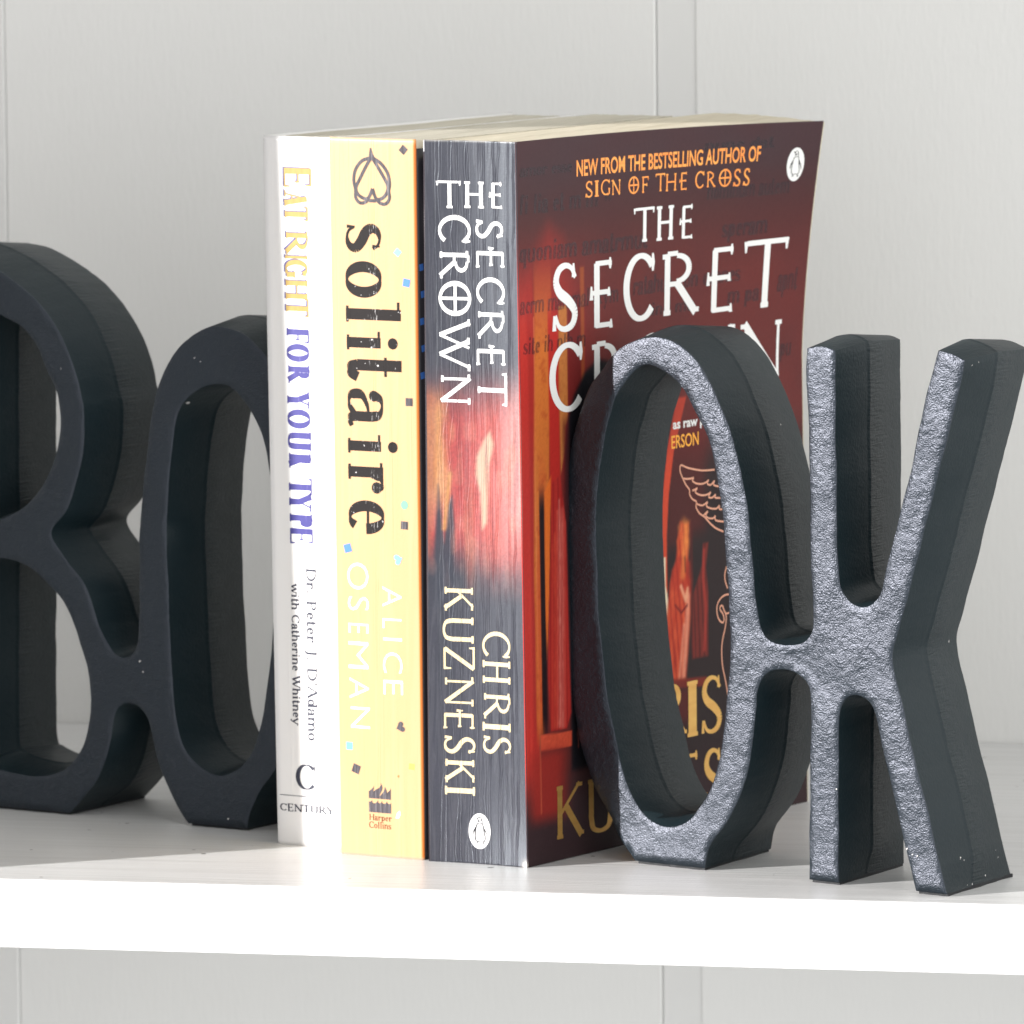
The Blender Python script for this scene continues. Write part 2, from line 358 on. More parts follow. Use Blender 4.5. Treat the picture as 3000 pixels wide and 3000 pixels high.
okend = bookend('letter_bookend', OKO, OKD, [OK_OUT, OK_HOLE], 37.5, SH_OK, .75, (MAT_IRON_FACE, MAT_IRON_SIDE, 'ok'),
    'black iron bookend of letters O and K, its front face glittering, right of books')
pads(okend, [(-56.4, -34.4), (1.2, 10.2), (35.8, 45.0)], .6, 37.2, SH_OK)
boend = bookend('letter_bookend', BOO, BOD, [BO_OUT, BO_H1, BO_H2, BO_H3], 37.5, SH_BO, .75, (MAT_IRON_FACE, MAT_IRON_SIDE, 'bo'),
    'black iron bookend of letters B and O, all in shade, left of books')
pads(boend, [(-60.5, -19.6), (22.3, 41.3)], .6, 37.2, SH_BO)

# small bare chips in the black paint
from mathutils.bvhtree import BVHTree
def chips(root, spots):
    body = next(c for c in root.children if c.name.startswith('letters')); me = body.data
    tree = BVHTree.FromPolygons([v.co for v in me.vertices], [tuple(p.vertices) for p in me.polygons])
    for k, (o_, d_, r) in enumerate(spots):
        hit, n, _i, _d = tree.ray_cast(Vector(o_)/1000, Vector(d_))
        if hit is None: continue
        a = n.orthogonal().normalized(); b = n.cross(a); V = []
        for j in range(9):
            q = rng.uniform(.45, 1.15)*r*(1 if j % 2 else .7); f = j/9*2*math.pi
            V.append(hit+n*.00006+(a*math.cos(f)*q+b*math.sin(f)*q*.7)/1000)
        mesh_obj('paint_chip', V+[hit+n*.0001], [(j, (j+1) % 9, 9) for j in range(9)], MAT_CHIP, root)
chips(okend, [((90, 10, 9.0), (-1, 0, 0), .55), ((90, 11.5, 8.2), (-1, 0, 0), .3), ((90, 32, 6), (-1, 0, 0), .35), ((90, 31.5, 8.0), (-1, 0, 0), .25), ((90, 23, 2.4), (-1, 0, 0), .5), ((90, 15, 1.3), (-1, 0, 0), .45), ((90, 12.2, 1.4), (-1, 0, 0), .25),
    ((32.3, -30, 11.8), (0, 1, 0), .5), ((34.0, -30, 10.4), (0, 1, 0), .35), ((35.6, -30, 10.2), (0, 1, 0), .35), ((9.6, -30, 26), (0, 1, 0), .3), ((-12, 26, 120), (-1, 0, 0), .4), ((90, 4.0, 141), (-1, 0, .02), .3), ((90, 7.0, 141.6), (-1, 0, .02), .3)])
chips(boend, [((35.5, -30, 3.0), (0, 1, 0), .5), ((6.0, -30, 46), (0, 1, 0), .5), ((7.0, -30, 43), (0, 1, 0), .4), ((-20, -30, 128), (0, 1, 0), .3), ((26, -30, 133), (0, 1, 0), .35), ((28, -30, 132), (0, 1, 0), .25), ((-8, -30, 7), (0, 1, 0), .3)])

# ------------------------------------------------------------------ lettering: strokes -> filled outlines
def fill(polys):
    vs_, fs = [], []
    for p in polys:
        if sum(p[i-1][0]*p[i][1]-p[i][0]*p[i-1][1] for i in range(len(p))) < 0: p = list(reversed(p))
        st = len(vs_); vs_ += [Vector(q) for q in p]; fs.append(list(range(st, st+len(p))))
    r = delaunay_2d_cdt(vs_, [], fs, 1, 1e-5)
    return [tuple(v) for v in r[0]], [tuple(f) for f, og in zip(r[2], r[5]) if og]
def ribbon(pts, ws):
    out = []
    for (a, b, wa, wb) in zip(pts[:-1], pts[1:], ws[:-1], ws[1:]):
        d = Vector((b[0]-a[0], b[1]-a[1]))
        if d.length < 1e-9: continue
        d.normalize(); n = Vector((-d.y, d.x)); e = d*.02*min(wa, wb)
        out.append([(a[0]+n.x*wa/2-e.x, a[1]+n.y*wa/2-e.y), (a[0]-n.x*wa/2-e.x, a[1]-n.y*wa/2-e.y), (b[0]-n.x*wb/2+e.x, b[1]-n.y*wb/2+e.y), (b[0]+n.x*wb/2+e.x, b[1]+n.y*wb/2+e.y)])
    return out
def disc(x, y, rx, ry=None, n=14):
    ry = ry or rx
    return [(x+rx*math.cos(2*math.pi*i/n), y+ry*math.sin(2*math.pi*i/n)) for i in range(n)]
def spline(pts, m=7):
    P = [Vector(p) for p in pts]; out = []
    for i in range(len(P)-1):
        p1, p2 = P[i], P[i+1]; p0 = P[i-1] if i else p1*2-p2; p3 = P[i+2] if i+2 < len(P) else p2*2-p1
        for j in range(m):
            s = j/m; out.append(.5*((-s+2*s*s-s**3)*p0+(2-5*s*s+3*s**3)*p1+(s+4*s*s-3*s**3)*p2+(-s*s+s**3)*p3))
    out.append(P[-1]); return [tuple(p) for p in out]
XH = .66
_S = [(.90, .80), (.74, .95), (.50, 1.0), (.24, .93), (.13, .75), (.28, .58), (.62, .44), (.87, .26), (.78, .07), (.50, 0), (.24, .05), (.09, .22)]
CAPS = {
 'A': (.80, 'l .5 1 .04 0 n;l .5 1 .94 0 k;l .21 .34 .80 .34 n;s .04 0;s .94 0'),
 'C': (.82, 'a .56 .5 .54 .5 42 318;t .96 .84 .14;t .96 .84 -.12'),
 'D': (.92, 'l .17 0 .17 1 k;a .42 .5 .56 .5 -90 90;l .17 1 .43 1 n;l .17 0 .43 0 n;s .14 0;s .14 1'),
 'E': (.70, 'l .2 0 .2 1 k;l .06 1 .86 1 n;l .2 .52 .72 .52 n;l .06 0 .92 0 n;t .86 1 -.2;t .92 0 .22;t .72 .42 .2'),
 'Es': (.62, 'l .26 -.02 .26 1 k;l .2 1 .96 1 n;l .02 .53 .90 .53 n;l .2 0 1 0 n;t .96 .95 .13;t .96 1.02 -.12;t 1 -.06 .14;t .90 .46 .14;t .05 .42 .22'),
 'F': (.64, 'l .2 0 .2 1 k;l .06 1 .92 1 n;l .2 .52 .75 .52 n;t .92 1 -.2;t .75 .42 .2;s .2 0'),
 'G': (.88, 'a .54 .5 .52 .5 40 300;t .92 .84 .14;t .92 .84 -.1;l .88 .06 .88 .44 k;s .88 .44;l .82 .06 .7 .01 n'),
 'H': (.90, 'l .16 0 .16 1 k;l .84 0 .84 1 k;l .16 .52 .84 .52 n;s .16 0;s .16 1;s .84 0;s .84 1'),
 'I': (.40, 'l .5 0 .5 1 k;s .5 0;s .5 1'),
 'J': (.46, 'l .6 1 .6 .12 k;c .6 .12,.52 -.08,.3 -.2,.06 -.22 n;s .6 1'),
 'K': (.86, 'l .17 0 .17 1 k;l .90 1 .19 .45 n;l .40 .60 .97 0 k;s .17 0;s .17 1;s .90 1;s .95 0'),
 'L': (.66, 'l .2 0 .2 1 k;l .06 0 .92 0 n;t .92 0 .24;s .2 1'),
 'M': (1.0, 'l .1 0 .14 1 n;l .14 1 .5 .06 k;l .5 .06 .87 1 n;l .87 1 .91 0 k;s .1 0;s .91 0;s .08 1'),
 'N': (.90, 'l .15 0 .15 1 n;l .12 1 .86 0 k;l .86 0 .86 1 n;s .15 0;s .1 1;s .86 1'),
 'O': (.94, 'a .5 .5 .49 .5 0 360'),
 'O+': (.94, 'a .5 .5 .49 .5 0 360;l .5 0 .5 1 n;l .02 .5 .98 .5 n'),
 'P': (.72, 'l .2 0 .2 1 k;a .46 .74 .46 .26 -90 90;l .2 1 .48 1 n;l .2 .48 .48 .48 n;s .2 0;s .16 1'),
 'R': (.82, 'l .19 0 .19 1 k;a .44 .75 .40 .25 -90 90;l .19 1 .46 1 n;l .19 .5 .46 .5 n;l .44 .52 .96 0 k;s .19 0;s .15 1;s .96 0'),
 'S': (.62, 'S;t .88 .78 .2;t .1 .03 .22'),
 'T': (.80, 'l .5 0 .5 1 k;l .05 1 .95 1 n;t .05 1.03 -.17;t .95 1.03 -.17;s .5 0'),
 'U': (.86, 'l .17 1 .17 .36 k;c .17 .40,.17 .30,.24 .10,.5 .03,.76 .10,.83 .30,.83 .40 n;l .83 .36 .83 1 k;s .17 1;s .83 1'),
 'W': (1.15, 'l .04 1 .30 0 k;l .30 0 .56 .97 n;l .42 .97 .70 0 k;l .70 0 .97 1 n;s .04 1;s .42 .98;s .97 1'),
 'Y': (.82, 'l .05 1 .5 .46 k;l .95 1 .5 .46 n;l .5 .48 .5 0 k;s .05 1;s .95 1;s .5 0'),
 'Z': (.74, 'l .08 1 .92 1 n;l .92 1 .08 0 k;l .06 0 .95 0 n;t .08 1.04 -.2;t .95 -.02 .24'),
 'a': (.54, 'c .16 .52,.3 .64,.5 .66,.68 .6,.73 .46 n;l .73 .48 .73 .1 k;c .73 .1,.8 .0,.98 .05 n;c .73 .40,.42 .36,.16 .24,.18 .04,.42 0,.72 .13 v;b .19 .50 .09'),
 'c': (.52, 'a .54 .33 .46 .33 45 315;b .84 .52 .08'),
 'd': (.62, 'a .43 .33 .38 .33 0 360;l .80 0 .80 1 k;s .72 .98;s .86 0'),
 'e': (.54, 'a .5 .33 .45 .33 0 315;l .1 .36 .94 .36 n'),
 'f': (.40, 'l .4 0 .4 .84 k;c .4 .84,.5 .98,.7 1.0,.88 .9 n;l .08 .64 .8 .64 n;s .4 0'),
 'q': (.64, 'l .8 -.3 .8 .66 k;a .46 .33 .38 .33 0 360;s .8 -.3'),
 'u': (.66, 'l .2 .66 .2 .2 k;c .2 .22,.34 .02,.58 .02,.8 .2 n;l .8 .66 .8 0 k;s .12 .65;s .74 .65;s .86 0'),
 'h': (.66, 'l .18 0 .18 1 k;c .18 .46,.42 .65,.66 .62,.79 .44 n;l .79 .46 .79 0 k;s .18 0;s .79 0;s .12 .98'),
 'i': (.34, 'l .5 0 .5 .66 k;s .5 0;s .36 .65;b .5 .90 .11'),
 'l': (.34, 'l .5 0 .5 1 k;s .5 0;s .36 .98'),
 'm': (1.0, 'l .12 0 .12 .66 k;c .12 .46,.27 .65,.42 .62,.5 .44 n;l .5 .46 .5 0 k;c .5 .46,.66 .65,.8 .62,.88 .44 n;l .88 .46 .88 0 k;s .12 0;s .5 0;s .88 0;s .07 .65'),
 'n': (.66, 'l .18 0 .18 .66 k;c .18 .46,.42 .65,.66 .62,.79 .44 n;l .79 .46 .79 0 k;s .18 0;s .79 0;s .12 .65'),
 'o': (.60, 'a .5 .33 .46 .33 0 360'),
 'p': (.64, 'l .2 -.3 .2 .66 k;a .54 .33 .38 .33 0 360;s .2 -.3;s .14 .65'),
 'r': (.48, 'l .26 0 .26 .66 k;c .26 .42,.45 .60,.70 .64,.84 .58 n;b .84 .54 .12;s .26 0;s .18 .65'),
 's': (.46, 'x;t .84 .50 .14;t .12 .02 .15'),
 't': (.40, 'l .4 .92 .4 .14 k;c .4 .14,.5 .0,.7 .0,.9 .14 n;l .06 .64 .86 .64 n'),
 'w': (.92, 'l .05 .66 .28 0 k;l .28 0 .5 .62 n;l .5 .62 .72 0 k;l .72 0 .95 .66 n;s .06 .65;s .5 .65;s .94 .65'),
 'y': (.64, 'l .06 .66 .5 0 k;l .94 .66 .36 -.24 n;b .28 -.22 .09;s .08 .65;s .92 .65'),
 '.': (.28, 'b .5 .06 .10'), "'": (.26, 'b .5 .92 .10;l .56 .9 .40 .72 n'), ' ': (.36, ''),
}
def glyph(ch, tk, tn, sf, k=1.0):
    """polygons of one letter, cap height 1, x scaled by the advance"""
    adv, src = CAPS[ch]; adv *= k; polys = []
    def X(x): return x*adv
    def nib(pts, mode='v'):
        ws = []
        for i in range(len(pts)):
            a = pts[max(i-1, 0)]; b = pts[min(i+1, len(pts)-1)]; L_ = math.hypot(b[0]-a[0], b[1]-a[1]) or 1
            f = abs((b[1]-a[1])/L_)**1.4 if mode == 'v' else 0
            ws.append(tn+(tk-tn)*f)
        return ws
    for cmd in src.split(';'):
        q = cmd.split()
        if not q: continue
        if q[0] == 'l':
            x0, y0, x1, y1 = map(float, q[1:5]); polys += ribbon([(X(x0), y0), (X(x1), y1)], [tk if q[5] == 'k' else tn]*2)
        elif q[0] == 'a':
            cx, cy_, rx, ry, a0, a1 = map(float, q[1:7]); n = max(10, int(abs(a1-a0)/7)); r_in = 0
            pts = [(X(cx)+(rx*adv-tk/2)*math.cos(math.radians(a0+(a1-a0)*i/n)), cy_+(ry-tn/2)*math.sin(math.radians(a0+(a1-a0)*i/n))) for i in range(n+1)]
            polys += ribbon(pts, nib(pts))
        elif q[0] == 'c':
            md = q[-1]; pts = []
            for s_ in ' '.join(q[1:-1]).split(','): a, b = s_.split(); pts.append((X(float(a)), float(b)))
            pts = spline(pts); polys += ribbon(pts, nib(pts, 'v'))
        elif q[0] in 'Sx':
            k = 1 if q[0] == 'S' else XH
            pts = spline([(X(a), .5*k+(b*k-.5*k)*(1-tn/k)) for a, b in _S], 5); n = len(pts)
            polys += ribbon(pts, [tn+(tk*1.05-tn)*max(0, math.sin(math.pi*(i/(n-1)*1.5-.25)))**1.0 for i in range(n)])
        elif q[0] == 's':
            x, y = float(q[1]), float(q[2]); polys += ribbon([(X(x)-sf, y+(tn*.5 if y < .1 else -tn*.5)), (X(x)+sf, y+(tn*.5 if y < .1 else -tn*.5))], [tn, tn])
        elif q[0] == 't':
            x, y, h = map(float, q[1:4]); polys += ribbon([(X(x)-tn*.4, y), (X(x)-tn*.4, y+h)], [tn*1.25, tn*.55])
        elif q[0] == 'b':
            x, y, r = map(float, q[1:4]); polys.append(disc(X(x), y, max(r*.62, tk*.55)))
    return polys, adv
def bbox(polys):
    xs = [p[0] for q in polys for p in q]; ys = [p[1] for q in polys for p in q]
    return min(xs), max(xs), min(ys), max(ys)
def fit(polys, x0, x1, y0, y1):
    a, b, c_, d = bbox(polys)
    return [[(x0+(p[0]-a)/(b-a)*(x1-x0), y0+(p[1]-c_)/(d-c_)*(y1-y0)) for p in q] for q in polys]
def boxed(ch, wid, hgt, tk, tn, sf):
    """one letter stretched to a box while its strokes keep their own width"""
    k = 1.0
    for _ in range(4):
        q, _a = glyph(ch, tk, tn, sf, k); a, b, c_, d = bbox(q)
        want = wid/hgt*(d-c_); k *= max(.2, (want-tk*.9)/max(b-a-tk*.9, .02))
        k = min(max(k, .3), 3)
    return fit(glyph(ch, tk, tn, sf, k)[0], 0, wid, 0, hgt)
def letters_up(items, tk, tn, sf):
    return [[[(u0+x, v0+y) for x, y in p] for p in boxed(ch, u1-u0, v1-v0, tk, tn, sf)] for ch, u0, u1, v0, v1 in items]
def letters_cw(items, tk, tn, sf):
    """letters turned clockwise: item = (glyph, u of base, u of top, v start, v end)"""
    return [[[(ub+y, vs_-x) for x, y in p] for p in boxed(ch, vs_-ve, ut-ub, tk, tn, sf)] for ch, ub, ut, vs_, ve in items]
def string(txt, width, height, tk, tn, sf, space=.06):
    """a line of serif text laid out to width x cap height, base at 0"""
    x = 0; out = []
    for ch in txt:
        p, adv = glyph(ch, tk, tn, sf); out.append([[(q[0]+x, q[1]) for q in r] for r in p]); x += adv+space
    x -= space
    return [[[(q[0]/x*width, q[1]*height) for q in r] for r in p] for p in out if p]
def sans(txt, width, height, bold=0.0, cap=.729):
    """built-in sans lettering as (verts, faces), scaled to width x cap height"""
    cu = bpy.data.curves.new('tmp_text', 'FONT'); cu.body = txt; cu.offset = bold; cu.resolution_u = 4
    ob = bpy.data.objects.new('tmp_text', cu); COL.objects.link(ob)
    me = bpy.data.meshes.new_from_object(ob.evaluated_get(bpy.context.evaluated_depsgraph_get()))
    bpy.data.objects.remove(ob); bpy.data.curves.remove(cu)
    P = [tuple(v.co) for v in me.vertices]; F = [tuple(p.vertices) for p in me.polygons]; bpy.data.meshes.remove(me)
    a = min(p[0] for p in P); b = max(p[0] for p in P)
    return [((p[0]-a)/(b-a)*width, p[1]/cap*height) for p in P], F
def emit(name, groups, surf, mat, parent, lift=.04):
    """groups: list of polygon lists (filled) or (verts, faces) tuples -> one thin print layer lying on surf(u, v, lift)"""
    V, F = [], []
    for g in groups:
        vv, ff = g if isinstance(g, tuple) else fill(g)
        vv = [tuple(p[:2]) for p in vv]; todo = [f for f in ff]; ff = []
        while todo:                                     # split long facets so the ink follows the curve of the paper
            f = todo.pop(); n = len(f)
            k = max(range(n), key=lambda i: math.dist(vv[f[i]], vv[f[(i+1) % n]]))
            if n == 3 and math.dist(vv[f[k]], vv[f[(k+1) % 3]]) > 3.0:
                a, b, c_ = f[k], f[(k+1) % 3], f[(k+2) % 3]; m_ = len(vv)
                vv.append(((vv[a][0]+vv[b][0])/2, (vv[a][1]+vv[b][1])/2)); todo += [(a, m_, c_), (m_, b, c_)]
            else: ff.append(f)
        st = len(V); V += [surf(x, y, lift) for x, y in vv]; F += [tuple(i+st for i in f) for f in ff]
    return mesh_obj(name, V, F, mat, parent)

# letter boxes in mm on each printed face
sc_the = [["T",3.93,11.27,179.55,186.98],["H",12.24,18.16,179.72,186.92],["Es",19.7,23.93,179.74,187.01]]
sc_crown = [["C",4.45,14.01,177.69,170.13],["R",4.48,13.52,167.97,160.39],["O+",4.38,13.91,159.75,150.22],["W",4.33,13.68,149.35,135.25],["N",4.49,13.69,134.31,126.14]]
sc_secret = [["S",15.46,24.12,176.67,171.58],["Es",15.52,24.52,169.34,163.52],["C",15.52,24.43,161.01,153.72],["R",15.66,24.19,151.99,144.28],["Es",15.33,24.49,142.69,136.93],["T",15.62,24.88,135.21,126.03]]
sc_kuz = [["K",4.92,13.76,75.94,69.43],["U",4.58,13.67,67.76,60.67],["Z",4.74,13.97,59.69,53.12],["N",4.79,13.79,51.37,43.35],["Es",4.55,13.8,42.38,36.9],["S",4.62,13.96,35.03,30.11],["K",4.73,13.75,28.57,22.12],["I",4.82,13.74,21.11,18.78]]
sc_chris = [["C",16.3,25.14,64.31,57.2],["H",16.36,25.07,56.33,50.08],["R",16.41,24.98,47.5,40.28],["I",16.2,25.02,39.28,36.96],["S",16.3,25.12,35.56,30.66]]
sc_oval = [[15.1,8.87],[18.4,9.07],[15.15,13.86]]
er_eat = [["E",5.03,14.02,188.65,183.26],["A",5.0,12.62,182.45,177.97],["T",5.2,12.83,177.98,174.03],["R",5.08,12.71,171.18,164.58],["I",5.13,12.5,164.5,163.49],["G",5.08,12.46,163.36,158.22],["H",5.21,12.38,157.77,152.27],["T",5.25,12.72,152.5,147.44]]
er_for = [["F",5.34,12.72,144.37,140.31],["O",5.28,12.71,140.06,135.03],["R",5.34,12.84,134.16,129.03],["Y",5.29,12.79,126.88,122.12],["O",5.32,12.82,121.93,116.5],["U",5.34,13.0,115.75,110.45],["R",5.37,13.08,109.75,105.59],["T",5.47,13.08,102.81,98.09],["Y",5.52,13.12,98.84,93.53],["P",5.65,13.21,92.96,89.25],["E",5.7,13.2,88.81,84.47]]
er_dr = [["Dr. Peter J. D'Adamo",10.63,14.06,77.86,38.48]]
er_dr2 = [["x",11.27,14.02,65.04,29.62]]
er_with = [["with Catherine Whitney",5.76,7.83,73.16,42.56]]
er_with2 = [["x",6.01,8.23,64.72,33.86]]
er_c = [["C",6.59,13.05,15.86,22.94]]
er_line = [[1.09,13.92],[18.47,13.88]]
er_century = [["CENTURY",1.08,19.2,9.58,11.42]]
so_sol = [["s",3.9,15.3,174.64,166.59],["o",3.75,15.3,164.28,154.25],["l",3.78,21.25,153.32,147.52],["i",3.93,20.15,145.11,139.87],["t",3.83,21.32,138.06,131.25],["a",3.79,15.38,129.29,118.7],["i",3.96,19.8,116.73,111.48],["r",3.95,15.38,109.06,100.52],["e",3.91,15.36,98.54,89.24]]
so_alice = [["A",14.47,21.07,75.06,69.56],["L",14.38,20.98,66.27,63.63],["I",14.57,21.07,60.91,60.22],["C",14.5,21.1,56.96,51.24],["E",14.52,21.27,49.24,45.27]]
so_oseman = [["O",3.23,10.62,81.16,73.81],["S",3.38,10.63,71.75,67.96],["E",3.4,10.45,64.34,61.7],["M",3.3,10.35,59.29,51.88],["A",3.54,10.34,49.25,43.51],["N",3.84,10.64,41.19,35.36]]
so_harper = [["Harper",9.45,16.69,10.21,11.77],["Collins",9.43,16.46,8.03,9.65]]
so_logo = [[9.46,16.11],[16.51,16.1],[9.41,12.26],[16.46,12.25],[13.31,20.56]]
so_spade = [[12.22,195.13],[7.04,186.31],[18.17,186.62],[7.47,180.23],[17.59,180.53]]
so_shapes = [["dark","d",22.55,195.05],["sky","s",20.45,167.03],["blue","b",23.12,158.78],["sq","d",23.58,126.16],["grn","g",21.78,97.82],["sq","d",21.71,92.21],["bl","b",3.49,85.06],["heart","l",19.57,82.73],["heart","d",19.87,36.46],["cy","c",3.33,30.21],["dk","d",5.45,23.98],["ye","y",23.19,25.71],["dot","o",18.99,22.75],["wh","w",18.55,11.95]]
co_new = [["NEW FROM THE BESTSELLING AUTHOR OF",26.06,112.19,187.0,191.53],["x",26.06,112.19,187.0,190.21]]
co_sign = [["S",30.22,33.58,180.77,185.34],["I",34.68,36.54,180.82,185.3],["G",37.63,42.0,180.81,185.35],["N",42.68,46.88,180.66,185.14],["O+",50.67,55.71,180.51,185.43],["F",57.14,60.24,180.55,185.12],["T",63.43,68.04,180.54,185.56],["H",68.46,73.32,180.35,185.26],["Es",74.75,78.36,180.26,185.41],["C",82.28,86.46,180.32,185.26],["R",87.71,91.89,180.22,184.97],["O+",93.4,99.23,180.12,185.33],["S",100.25,103.57,179.94,185.07],["S",104.83,107.9,179.92,185.05]]
co_the = [["T",53.28,63.35,166.86,176.47],["H",64.38,72.5,166.65,176.34],["Es",75.34,81.76,166.3,176.14]]
co_secret = [["S",13.99,26.26,144.8,163.76],["Es",32.1,43.3,144.28,163.77],["C",48.5,63.75,144.88,163.83],["R",67.53,85.79,144.47,163.28],["Es",89.35,102.73,144.08,163.48],["T",107.41,129.36,143.98,163.69]]
co_crown = [["C",12.4,28.57,122.83,141.96],["R",33.14,49.21,121.62,140.92],["N",107.35,128.51,122.67,140.86]]
co_oval = [[128.68,185.25],[132.54,185.42],[128.43,190.28],[128.98,180.2],[124.81,184.97]]
co_raw = [["as raw p",73.03,88.98,113.5,116.19]]
co_erson = [["ERSON",72.25,86.03,108.06,111.81]]
co_chris = [["R",66.57,79.09,26.69,42.6],["I",79.37,84.68,26.14,41.85],["S",86.58,97.01,25.75,42.27]]
co_kuz = [["K",14.26,27.36,5.13,20.88],["U",29.53,42.0,5.12,20.42],["Es",78.41,84.73,6.33,21.98],["S",87.43,96.98,5.21,21.62]]

# ------------------------------------------------------------------ printed artwork (plain colours laid on a fine grid, in sRGB as printed)
def sm(x, a, b):
    t_ = np.clip((x-a)/(b-a), 0, 1); return t_*t_*(3-2*t_)
def vnoise(x, y, seed):
    g = np.random.default_rng(seed).random((64, 64)); xi = np.floor(x).astype(int); yi = np.floor(y).astype(int); fx = x-xi; fy = y-yi
    fx = fx*fx*(3-2*fx); fy = fy*fy*(3-2*fy); G = lambda a, b: g[a % 64, b % 64]
    return (G(xi, yi)*(1-fx)+G(xi+1, yi)*fx)*(1-fy)+(G(xi, yi+1)*(1-fx)+G(xi+1, yi+1)*fx)*fy
class Art:
    def __init__(s, u, v, base): s.u, s.v = u, v; s.c = np.tile(np.array(base, float), (len(u), 1))
    def lay(s, m, col): m = np.clip(m, 0, 1)[:, None]; s.c = s.c*(1-m)+np.array(col, float)*m
    def band(s, cu, half, soft, v0, v1, sv=2.0):
        """mask of an upright band whose centre/half width may vary with v; v0 < v1"""
        d = np.abs(s.u-cu); return (1-sm(d, half-soft/2, half+soft/2))*sm(s.v, v0-sv/2, v0+sv/2)*(1-sm(s.v, v1-sv/2, v1+sv/2))
    def line(s, pts, wd, soft=.5):
        best = np.full(len(s.u), 1e9)
        for (a, b) in zip(pts[:-1], pts[1:]):
            ax, ay = a; bx, by = b; dx, dy = bx-ax, by-ay
            t_ = np.clip(((s.u-ax)*dx+(s.v-ay)*dy)/(dx*dx+dy*dy), 0, 1)
            best = np.minimum(best, np.hypot(s.u-ax-t_*dx, s.v-ay-t_*dy))
        return 1-sm(best, wd/2-soft/2, wd/2+soft/2)
    def poly(s, pts, soft=.6):
        n = len(pts); ins = np.zeros(len(s.u), bool)
        for i in range(n):
            x0, y0 = pts[i]; x1, y1 = pts[i-1]
            c_ = (y0 > s.v) != (y1 > s.v)
            with np.errstate(divide='ignore', invalid='ignore'): xx = (x1-x0)*(s.v-y0)/(y1-y0+1e-12)+x0
            ins ^= c_ & (s.u < xx)
        best = np.full(len(s.u), 1e9)
        for i in range(n):
            (ax, ay), (bx, by) = pts[i-1], pts[i]; dx, dy = bx-ax, by-ay
            t_ = np.clip(((s.u-ax)*dx+(s.v-ay)*dy)/(dx*dx+dy*dy+1e-12), 0, 1)
            best = np.minimum(best, np.hypot(s.u-ax-t_*dx, s.v-ay-t_*dy))
        return sm(np.where(ins, best, -best), -soft/2, soft/2)
    def linear(s, gain):
        c_ = np.clip(s.c, 0, 255)/255; l_ = np.where(c_ <= .04045, c_/12.92, ((c_+.055)/1.055)**2.4)*gain
        return np.concatenate([np.clip(l_, 0, .92), np.ones((len(l_), 1))], 1).astype(np.float32)
